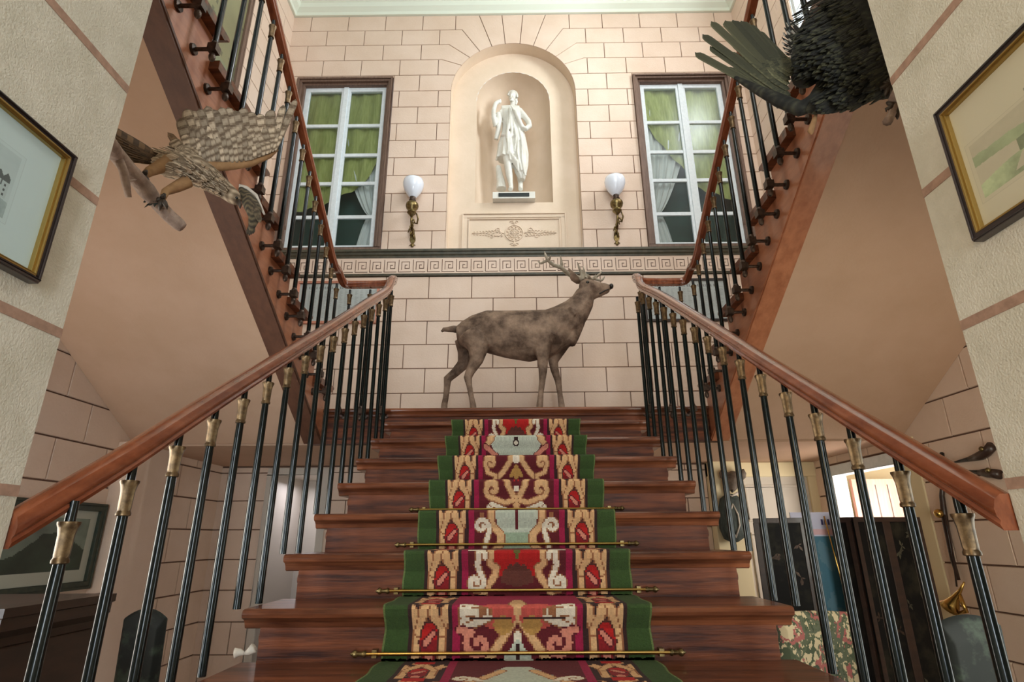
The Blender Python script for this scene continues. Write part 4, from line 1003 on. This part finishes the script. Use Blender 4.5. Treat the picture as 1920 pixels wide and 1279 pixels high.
m = MB(); TB(m, [(356, 306, 13, 1.67), (385, 312, 9, 1.68), (425, 312, 8, 1.7), (470, 306, 7, 1.72), (505, 292, 5, 1.73), (520, 280, 3, 1.735)]); m.build('wing_arm', 'leg_feather', bd, smooth=True)
m = MB()
for i in range(7):
    f = i/6; vane(m, at(352+6*f, 290+4*f, 1.72), at(316+10*f, 250+20*f, 1.80), .012, Vector((0, -1, .1)), .02, barred(MID, DKB, 4, i), 8, .8)
m.build('far_wing', 'feather_brown', bd, cols=True)
for k, (a, b, c, d) in enumerate((((322, 300, 15, 1.6), (300, 313, 12, 1.57), (280, 322, 9, 1.53), (270, 330, 6, 1.50)), ((352, 340, 12, 1.62), (330, 351, 10, 1.6), (310, 360, 7, 1.57), (304, 374, 5, 1.54)))):
    m = MB(); TB(m, [a, b, c, d]); lg = m.build('leg', 'leg_feather', bd, smooth=True)
    m = MB(); x, y, _, Y = d
    for j, (dx, dy) in enumerate(((-12, 0), (-4, 12), (8, 10), (4, -12))):
        TB(m, [(x, y, 4, Y), (x+dx*.6, y+dy*.6, 4.4, Y-.02), (x+dx, y+dy+3, 3.2, Y-.012), (x+dx*1.15, y+dy*1.1+7, 1, Y)], 8)
    m.build('claw', 'talon', lg, smooth=True)
m = MB(); m.ball(at(444, 371, 1.71), .0052); m.build('eye', 'black_gloss', bd, smooth=True)
m = MB(); TB(m, [(446, 378, 5, 1.725), (450, 384, 3.6, 1.725), (450, 391, 1, 1.725)], 8); m.build('beak', 'talon', bd, smooth=True)
# prey below the hawk's head: a small dark grouse-like bird hanging over the tread ends
pr_ = empty('stuffed_partridge', at(472, 390, 1.75), 'small dark speckled stuffed bird under the beak of the hawk', 'bird')
m = MB(); TB(m, [(450, 352, 4, 1.76), (458, 362, 9, 1.76), (468, 378, 14, 1.76), (476, 394, 14, 1.76), (477, 408, 10, 1.76), (473, 422, 7, 1.76), (470, 436, 3, 1.76)])
o = m.build('body', 'feather_brown', pr_); remesh(o, .005, 2, lambda co: list(mixc((44, 38, 30), (112, 98, 74), .5+.5*math.sin(co.z*330+2*math.sin(co.x*160)))))
m = MB()
for i in range(6): vane(m, at(462+3*i, 366+3*i, 1.735), at(478+2*i, 398+4*i, 1.74), .010, Vector((.2, -1, 0)), .02, barred((64, 54, 42), (120, 106, 84), 5, i), 8)
m.build('wing', 'feather_brown', pr_, cols=True)
m = MB()
for i in range(4): vane(m, at(472, 416, 1.76), at(463+4*i, 442-abs(i-1)*2, 1.76), .008, Vector((0, -1, 0)), 0, barred((50, 42, 34), (88, 76, 58), 3, i), 6)
m.build('tail', 'feather_brown', pr_, cols=True)
m = MB(); TB(m, [(448, 350, 5, 1.76), (462, 352, 3.5, 1.77), (480, 366, 3, 1.78), (488, 386, 3, 1.79), (496, 402, 1.6, 1.79)]); m.build('neck_stripe', 'white_tile', pr_, smooth=True)
br = empty('branch', at(270, 340, 1.45), 'bare forked branch fixed to the left wall under the hawk', 'branch')
m = MB(); TB(m, [(196, 256, 15, 1.2), (214, 284, 15, 1.32), (240, 316, 14.5, 1.42), (264, 344, 15, 1.48), (274, 356, 16, 1.5), (292, 378, 12.5, 1.54), (316, 404, 12, 1.58), (334, 420, 12, 1.61), (344, 428, 9, 1.62)])
m.tube([at(196, 256, 1.2), Vector((-1.12, 1.15, at(196, 256, 1.2).z))], .018, 10)
o = m.build('stem', 'branch_bark', br); remesh(o, .005, 1)
m = MB(); TB(m, [(222, 296, 8, 1.34), (232, 322, 7.5, 1.36), (236, 344, 7, 1.38), (241, 370, 5, 1.4)]); TB(m, [(240, 340, 2.4, 1.38), (256, 336, 2, 1.45)]); m.build('twig', 'branch_bark', br, smooth=True)
m = MB(); r = random.Random(5)
for i in range(26):
    x, y = 276+r.random()*22, 368+r.random()*14; TB(m, [(x, y, 1.4, 1.53), (x-4-r.random()*8, y+r.random()*8, .5, 1.52)], 5)
m.build('moss', 'canvas_grey', br)
# --- right: big dark grouse seen from below
gb = empty('stuffed_grouse', at(1560, 120, 1.5), 'large black stuffed grouse with spread wing hanging at the upper right wall', 'bird')
def grcol(co):
    f = .5+.5*math.sin(co.x*120+3*math.sin(co.z*70))*math.sin(co.z*140+co.y*90); return list(mixc((20, 20, 18), (74, 74, 58), f**2*.8))
m = MB(); TB(m, [(1690, 175, 6, 1.36), (1668, 150, 40, 1.4), (1640, 115, 72, 1.45), (1605, 85, 92, 1.5), (1575, 70, 88, 1.52), (1545, 90, 66, 1.52), (1520, 120, 40, 1.52), (1505, 150, 22, 1.52)], 20)
TB(m, [(1625, 0, 40, 1.45), (1610, 30, 70, 1.48), (1590, 80, 80, 1.5)], 18)
TB(m, [(1640, 140, 46, 1.42), (1600, 165, 38, 1.44), (1560, 188, 26, 1.46), (1525, 202, 14, 1.47), (1508, 206, 5, 1.48)], 16)
o = m.build('body', 'feather_brown', gb); remesh(o, .008, 4, grcol)
m = MB(); r = random.Random(9)
for i in range(1100):
    x, y = r.uniform(1500, 1690), r.uniform(-40, 205)
    # nearest body height approximated by three discs
    best = None
    for cx, cy, rr, Yc in ((1605, 85, 92, 1.5), (1575, 70, 88, 1.52), (1640, 115, 72, 1.45), (1610, 30, 70, 1.48), (1600, 165, 38, 1.44), (1560, 188, 26, 1.46), (1640, 140, 46, 1.42), (1545, 90, 66, 1.52)):
        d2 = rr*rr-(x-cx)**2-(y-cy)**2
        if d2 > 0:
            Ys = Yc-math.sqrt(d2)*px(1.5)
            if best is None or Ys < best: best = Ys; nr = Vector(((x-cx), -math.sqrt(d2), -(y-cy))).normalized()
    if best is None: continue
    p = at(x, y, best+.002); q = at(x-20, y+11, best+.001)
    c1 = (26, 26, 24) if r.random() > .3 else (52, 52, 40)
    hl = r.random()**2; vane(m, p, q, .0065, nr, .0, lambda t, e, c1=c1, hl=hl: mixc(c1, (100, 98, 70), hl*(.6 if (e > .8 or t > .7) else .15)), 3)
m.build('body_feathers', 'feather_brown', gb, cols=True)
m = MB()
tips = [(1302, 104), (1330, 92), (1316, 70), (1332, 46), (1358, 44), (1372, 43), (1388, 44), (1402, 50), (1418, 62), (1432, 84), (1446, 110)]
rts = [(1490, 196), (1484, 186), (1480, 178), (1478, 168), (1478, 158), (1480, 150), (1482, 142), (1484, 136), (1487, 130), (1490, 126), (1494, 124)]
for layer, ln in enumerate((1, .7, .48, .3)):
    for i in range(11):
        a, b = rts[i], tips[i]
        A = at(a[0], a[1], 1.52-.003*layer); B = at(a[0]+(b[0]-a[0])*ln, a[1]+(b[1]-a[1])*ln, 1.58-.008*layer-.02*(1-ln))
        w_ = .0165 if (layer == 0 and i < 4) else .021
        r = random.Random(i*5+layer); kx = r.random()
        vane(m, A, B, w_, Vector((0, -1, 0)), .03, lambda t, e, kx=kx, layer=layer: mixc((34, 36, 28), (132, 128, 94), min(1, (.1+.35*kx+.25*random.random()*(layer > 0))*(1 if e < .8 else 1.4))), 30, .92)
m.build('wing', 'feather_brown', gb, cols=True)
m = MB(); TB(m, [(1376, 144, 4, 1.55), (1420, 168, 9, 1.53), (1460, 188, 13, 1.5), (1500, 204, 15, 1.49), (1530, 190, 18, 1.48), (1560, 150, 22, 1.5)]); o = m.build('wing_arm', 'feather_brown', gb); remesh(o, .006, 2, grcol)
m = MB()
for i in range(11):
    f = i/10
    vane(m, at(1545-20*f, 110+14*f, 1.55), at(1476-18*math.sin(f*3)+46*f*.3, 40+88*f, 1.62), .010, Vector((0, -1, .1)), .05, lambda t, e, i=i: mixc((30, 30, 30), (196, 192, 186), .85 if (int(t*9+i) % 2 and e > .4) else .05), 10)
m.build('far_wing', 'feather_brown', gb, cols=True)
m = MB()
for i in range(9):
    f = i/8; vane(m, at(1600+30*f, 20, 1.46), at(1500+150*f, -70-20*math.sin(f*3), 1.5), .02, Vector((0, -1, 0)), .03, lambda t, e: mixc((24, 24, 22), (60, 58, 50), .2+.3*(e > .8)), 8)
m.build('tail', 'feather_brown', gb, cols=True)
for (p0, p1) in (((1655, 145, 14, 1.4), (1668, 160, 12, 1.36)), ((1680, 180, 9, 1.36), (1678, 200, 8, 1.34))):
    m = MB(); TB(m, [p0, p1]); x, y, _, Y = p1
    for dx, dy in ((-14, 4), (-6, 14), (4, 16), (-12, -6)): TB(m, [(x, y, 6, Y), (x+dx*.7, y+dy*.7, 5, Y-.01), (x+dx*1.2, y+dy*1.2, 3, Y-.005), (x+dx*1.15, y+dy*1.2+5, 1, Y)], 8)
    m.build('claw', 'talon', gb, smooth=True)
m = MB(); TB(m, [(1678, 196, 8, 1.34), (1672, 214, 7, 1.33), (1664, 228, 9, 1.32)], 8); m.tube([at(1678, 190, 1.34), Vector((PXC+.09, PYC-.01, at(1678, 190, 1.34).z))], .02, 8); o = m.build('perch_bracket', 'branch_bark', gb, smooth=True)
m = MB(); TB(m, [(1530, 215, 3, 1.46), (1526, 228, 5, 1.46), (1520, 246, 6, 1.46), (1522, 252, 2, 1.46)], 8); m.build('feather_tuft', 'leg_feather', gb, smooth=True)
# ---------------------------------------------------------------- lower left furniture
cb = empty('sideboard', (-2.2, 2.1, 0), 'tall dark carved wooden sideboard at the lower left edge', 'sideboard')
X0, X1, Y0, Y1 = -2.9, -1.58, 1.95, 2.4
m = MB(); m.box((X0, Y0, .08), (X1-.05, Y1, 1.27)); m.build('carcass', 'dark_wood', cb, bevel=.006)
m = MB(); pf = [(0, 1.27), (.012, 1.275), (.016, 1.30), (.05, 1.325), (.05, 1.36), (.062, 1.365), (.062, 1.392), (0, 1.395)]
for a, z in (): pass
m.loft([[(X0, Y0-a, z) for a, z in pf], [(X1-.05+a, Y0-a, z) for a, z in pf], [(X1-.05+a, Y1, z) for a, z in pf]]); m.box((X0, Y0, 1.27), (X1-.05, Y1, 1.392)); m.build('cornice', 'dark_wood', cb)
for xx_ in (-1.70, -2.3, -2.82):
    m = MB(); m.lathe([(.03, .1), (.035, .14), (.02, .17), (.028, .5), (.033, .8), (.02, .85), (.036, .88), (.02, .91), (.034, 1.0), (.026, 1.14), (.036, 1.18), (.036, 1.2)], (xx_, Y0-.03, 0), 14); m.build('turned_column', 'dark_wood', cb, smooth='auto')
for xa, xb in ((-2.78, -2.34), (-2.26, -1.76)):
    m = MB(); f_ = lambda x, z, d: (x, Y0-d, z); frm(m, xa, xb, .2, 1.15, .05, 0, .018, f_); m.prism([(xa+.12, .35), (xb-.12, .35), (xb-.12, 1.0), (xa+.12, 1.0)], f_, 0, .014); dd = m.build('door', 'dark_wood', cb, bevel=.004)
    m = MB(); m.ball((xb-.03, Y0-.03, .7), .014); m.build('knob', 'old_brass', dd, smooth=True)
m = MB(); m.tube([(X1-.07, Y0-.075, 1.235), (X1+.0, Y0-.08, 1.245), (X1+.02, Y0-.06, 1.225)], [.02, .026, .015], 10); m.build('carved_scroll', 'dark_wood', cb, smooth=True)
def floral(seed, W_, H_, base, cols_, sc_=14, th=.55):
    img = np.zeros((H_, W_, 3)); img[:] = base
    for i, c in enumerate(cols_):
        n = nz(H_, W_, sc_, seed+i); n = n+n[:, ::-1] if i % 2 == 0 else n*2
        k = np.abs(n/2-.5-.03*i) < .035; img[k] = c
    return img
def chair(name, label, x0, x1, y, ztop, matn, img=None, wood='dark_wood', arch=.06):
    e = empty(name, ((x0+x1)/2, y, 0), label, 'chair')
    W_, H_ = (180, 210) if img is not None else (60, 70); zt0 = .42
    def surf(d):
        rows = []
        for j in range(H_+1):
            v = j/H_; row = []
            for i in range(W_+1):
                u = i/W_; zt = ztop-arch*(2*u-1)**2; e_ = min(u, 1-u, v*1.2, (1-v)*1.2); bul = .04*min(1, e_/.12)**.5
                row.append((x0+(x1-x0)*u, y+(bul if d else -bul)+.05*v, zt+(zt0-zt)*v))
            rows.append(row)
        return rows
    m = MB(); A = surf(0); B = surf(1)
    for rows in (A, B):
        b0 = len(m.v); m.v += [p for r_ in rows for p in r_]
        for j in range(H_):
            for i in range(W_): m.f.append((b0+j*(W_+1)+i, b0+j*(W_+1)+i+1, b0+(j+1)*(W_+1)+i+1, b0+(j+1)*(W_+1)+i)); m.m.append(0); m.c.append(lin(tuple(img[j, i])) if img is not None else (1, 1, 1, 1))
    m.build('backrest', matn, e, smooth=True, cols=img is not None)
    m = MB(); m.box((x0, y+.02, .36), (x1, y+.55, .47)); m.build('seat', matn if img is None else 'white_tile', e, bevel=.03)
    for lx in (x0+.04, x1-.04):
        for ly in (y+.03, y+.5):
            m = MB(); m.tube([(lx, ly, .37), (lx, ly, .2), (lx, ly, 0)], [.024, .02, .016], 8); m.build('leg', wood, e, smooth=True)
    for lx in (x0-.0, x1):
        m = MB(); m.tube([(lx, y+.02, .66), (lx, y+.25, .68), (lx, y+.45, .64), (lx, y+.48, .45)], [.026, .03, .03, .022], 8); m.build('armrest', wood if img is None else wood, e, smooth=True)
    return e
chair('armchair', 'pink and white floral armchair behind the dark sideboard at lower left', -2.42, -1.98, 2.86, 1.21, 'floral', floral(11, 180, 210, (214, 204, 200), [(196, 104, 96), (150, 110, 96), (190, 130, 120), (176, 84, 70)], 30))
chair('armchair', 'dark green velvet chair near the lower left pilaster', at(226, 1200, 3.6).x, at(306, 1200, 3.6).x, 3.6, at(265, 1141, 3.6).z, 'green_velvet', None, arch=.05)
# ---------------------------------------------------------------- lower right furniture
chair('armchair', 'armchair in cream fabric with green and red floral pattern, lower right behind the railing', at(1455, 1200, 3.2).x, at(1612, 1200, 3.2).x, 3.2, at(1530, 1145, 3.2).z, 'floral', floral(31, 180, 210, (206, 186, 150), [(76, 84, 62), (92, 98, 74), (168, 96, 90), (96, 100, 80), (70, 76, 60)], 30), arch=.01)
chair('armchair', 'dark moss green velvet armchair at the lower right, in front of the brick wall', at(1765, 1200, 2.5).x, at(1880, 1200, 2.5).x, 2.5, at(1820, 1152, 2.5).z, 'green_velvet', None, arch=.03)
scn = empty('folding_screen', (2.3, 3.95, 0), 'tall black lacquer folding screen with faded gold flowers, lower right', 'folding screen')
xs = [(1.585, 3.98), (1.80, 4.0), (1.885, 3.9), (2.09, 3.93), (2.38, 3.86), (2.645, 3.92)]
for i, ((xa, ya), (xb, yb_)) in enumerate(((xs[0], xs[2]), (xs[3], (2.14, 3.8)), ((2.14, 3.8), xs[4]), (xs[4], xs[5]))):
    d = Vector((xb-xa, yb_-ya, 0)); L_ = d.length; d.normalize(); nn = Vector((d.y, -d.x, 0))
    f_ = lambda u, z, dd: tuple(Vector((xa, ya, 0))+d*u+nn*dd+Vector((0, 0, z)))
    m = MB(); m.prism([(0, .06), (L_, .06), (L_, 1.69), (0, 1.69)], f_, -.012, .012); p = m.build('panel', 'lacquer', scn)
    m = MB(); frm(m, 0, L_, .05, 1.70, .03, -.017, .017, f_); m.build('panel_frame', 'dark_wood', p, bevel=.002)
    r = random.Random(i+2); m = MB()
    for q in range(10 if L_ > .2 else 0):
        u, z = .05+r.random()*(L_-.1), .3+r.random()*1.3
        for k in range(5):
            a = r.random()*6.28; l_ = .02+.03*r.random()
            m.prism([(u, z), (u+l_*math.cos(a-.3)*.6, z+l_*math.sin(a-.3)*.6), (u+l_*math.cos(a), z+l_*math.sin(a)), (u+l_*math.cos(a+.3)*.6, z+l_*math.sin(a+.3)*.6)], f_, .0122, .0135)
    if m.v: m.build('gold_flowers', 'greenwood' if i % 2 else 'bracket_bronze', p)
rodm = MB(); rodm.tube([at(1545, 968, 3.80), at(1600, 1170, 3.80)], .0045, 8); tag(rodm.build('brass_rod', 'brass', smooth=True), 'thin pale metal rod standing against the dark folding screen', 'rod')
# booklet leaning behind the screen gap
bk = empty('poster', (2.0, 4.05, 1.3), 'blue and white printed poster standing behind the gap in the folding screen', 'poster')
img = np.zeros((70, 40, 3)); img[:] = (206, 206, 232); img[12:16] = (226, 186, 196); img[17:, 10:] = (66, 118, 142); img[17:, :4] = (180, 186, 206); img[17:, 4:10] = (150, 176, 160)
for c in (3, 6, 9, 12, 28, 31, 34): img[5:9, c:c+2] = (60, 60, 120)
for rr in range(19, 60, 5): img[rr:rr+3, 1:3] = (84, 60, 110)
n = nz(70, 40, 12, 4); k = (n > .55); k[:20] = False; k[:, :10] = False; img[k] = (90, 130, 150)
f_ = lambda u, z, d: (u, 4.06-d, z)
m = MB(); m.prism([(1.87, 0), (2.16, 0), (2.16, 1.74), (1.87, 1.74)], f_, 0, .006); m.build('board', 'white_tile', bk)
m = MB(); grid_picture(m, f_, 1.87, 2.16, 1.1, 1.74, .0075, img); m.build('print', 'picture', bk, cols=True)
# trophies and weapons
th_ = empty('animal_head_trophy', at(1372, 905, 5.55), 'small grey stuffed animal head with rounded ears on the lower right pillar', 'trophy')
def TH(m, pts, Yb=0, n=12):
    m.tube([at(p[0], p[1], p[3]) for p in pts], [p[2]*px(p[3])*1.0 for p in pts], n)
m = MB(); TH(m, [(1375, 893, 9, 5.56), (1374, 900, 11.5, 5.5), (1373, 908, 10, 5.44), (1373, 915, 6.5, 5.40), (1373, 920, 3.5, 5.38)]); o = m.build('head', 'grey_fur', th_); remesh(o, .007, 2)
for x0_, x1_ in ((1362, 1354), (1386, 1393)):
    m = MB(); TH(m, [(x0_, 898, 5, 5.54), ((x0_+x1_)/2, 891, 7.5, 5.53), (x1_, 885, 5, 5.53), (x1_+(1 if x1_ > x0_ else -1)*1, 880, 1, 5.53)]); m.build('ear', 'grey_fur', th_, smooth=True)
m = MB(); m.ball(at(1373, 921, 5.37), .014); m.build('nose', 'dark_nose', th_, smooth=True)
m = MB(); f_ = lambda x, z, d: (x, YB-.14-d, z); c = at(1373, 912, 5.58); m.prism([(c.x+.085*math.cos(a), c.z-.03+.12*math.sin(a)-(.05 if math.sin(a) < -.9 else 0)) for a in np.linspace(0, 2*PI, 28, endpoint=False)], f_, 0, .02); m.build('shield', 'cream_paint', th_, bevel=.004)
bg = empty('hunting_bag', at(1375, 970, 5.5), 'dark green leather hunting bag hanging under the animal head, lower right pillar', 'bag')
m = MB(); TH(m, [(1374, 930, 10, 5.54), (1373, 940, 18, 5.53), (1372, 965, 20, 5.53), (1375, 990, 20, 5.53), (1378, 1008, 16, 5.54), (1379, 1013, 8, 5.55)], n=18)
o = m.build('pouch', 'canvas_grey', bg); o.data.transform(Matrix.Translation((0, 5.56, 0)) @ Matrix.Diagonal((1, .5, 1, 1)) @ Matrix.Translation((0, -5.56, 0))); o.data.shade_smooth()
m = MB()
for sx in (-1, 1): TH(m, [(1374, 945, 1, 5.49), (1376+sx*8, 965, 1.2, 5.48), (1378+sx*9, 985, 1.2, 5.48), (1380, 1008, 1, 5.49)], n=6)
m.build('seam', 'white_tile', bg, smooth=True)
m = MB(); TH(m, [(1362, 925, 2, 5.54), (1372, 932, 2.4, 5.52), (1384, 924, 2, 5.54)], n=8); m.build('strap', 'white_tile', bg, smooth=True)
XW = XS-.03
def wpt(x, y, o=0): return atX(x, y, XW-o)
def pistol(label, pts):
    e = empty('antique_pistol', wpt(*pts[0]), label, 'pistol')
    m = MB(); P = [wpt(x, y) for x, y in pts]; m.tube(P[:3], [.006, .016, .022], 10); m.build('barrel', 'dark_plaque', e, smooth=True)
    m = MB(); m.tube(P[1:], [.016]+[.028]*(len(P)-3)+[.03], 10); m.build('stock', 'dark_wood', e, smooth=True)
    m = MB(); q = P[-2]; m.ball(q+Vector((-.025, 0, .02)), .016); m.build('lock', 'old_brass', e, smooth=True)
    return e
pistol('antique dark pistol pointing left, upper of the two on the right brick wall', [(1790, 867), (1818, 861), (1838, 855), (1850, 848), (1860, 836)])
pistol('antique dark pistol pointing left, lower of the two on the right brick wall', [(1816, 883), (1836, 886), (1850, 887), (1862, 888), (1874, 890)])
sw = empty('hunting_horn', wpt(1795, 1100), 'hanging leather strap with brass hunting horn on the right brick wall', 'horn')
m = MB(); m.tube([wpt(1768, 895), wpt(1766, 930), wpt(1771, 970), wpt(1778, 1010), wpt(1786, 1050), wpt(1798, 1088)], [.012, .016, .02, .016, .014, .01], 8); m.build('strap', 'dark_wood', sw, smooth=True)
m = MB(); m.tube([wpt(1772, 965, .02), wpt(1784, 1020, .02), wpt(1794, 1100, .02)], .006, 6); m.build('cord', 'dark_wood', sw)
m = MB(); m.tube([wpt(1808, 1092, .03), wpt(1800, 1108, .04), wpt(1792, 1120, .05), wpt(1786, 1132, .06), wpt(1780, 1140, .07)], [.006, .012, .022, .042, .06], 16); m.tube([wpt(1798, 1112, .04), wpt(1806, 1134, .05), wpt(1812, 1146, .05), wpt(1798, 1150, .05)], [.012, .014, .014, .01], 10); m.build('horn', 'brass', sw, smooth=True)
m = MB(); m.ball(wpt(1760, 963, .03), (.03, .03, .03)); m.build('medallion', 'brass', sw, smooth=True)
hk = MB(); hk.tube([wpt(1766, 850), wpt(1768, 870, .03), wpt(1775, 862, .05)], [.014, .016, .01], 8); tag(hk.build('coat_hook', 'dark_plaque', smooth=True), 'small black hook high on the right brick wall above the handrail', 'hook')
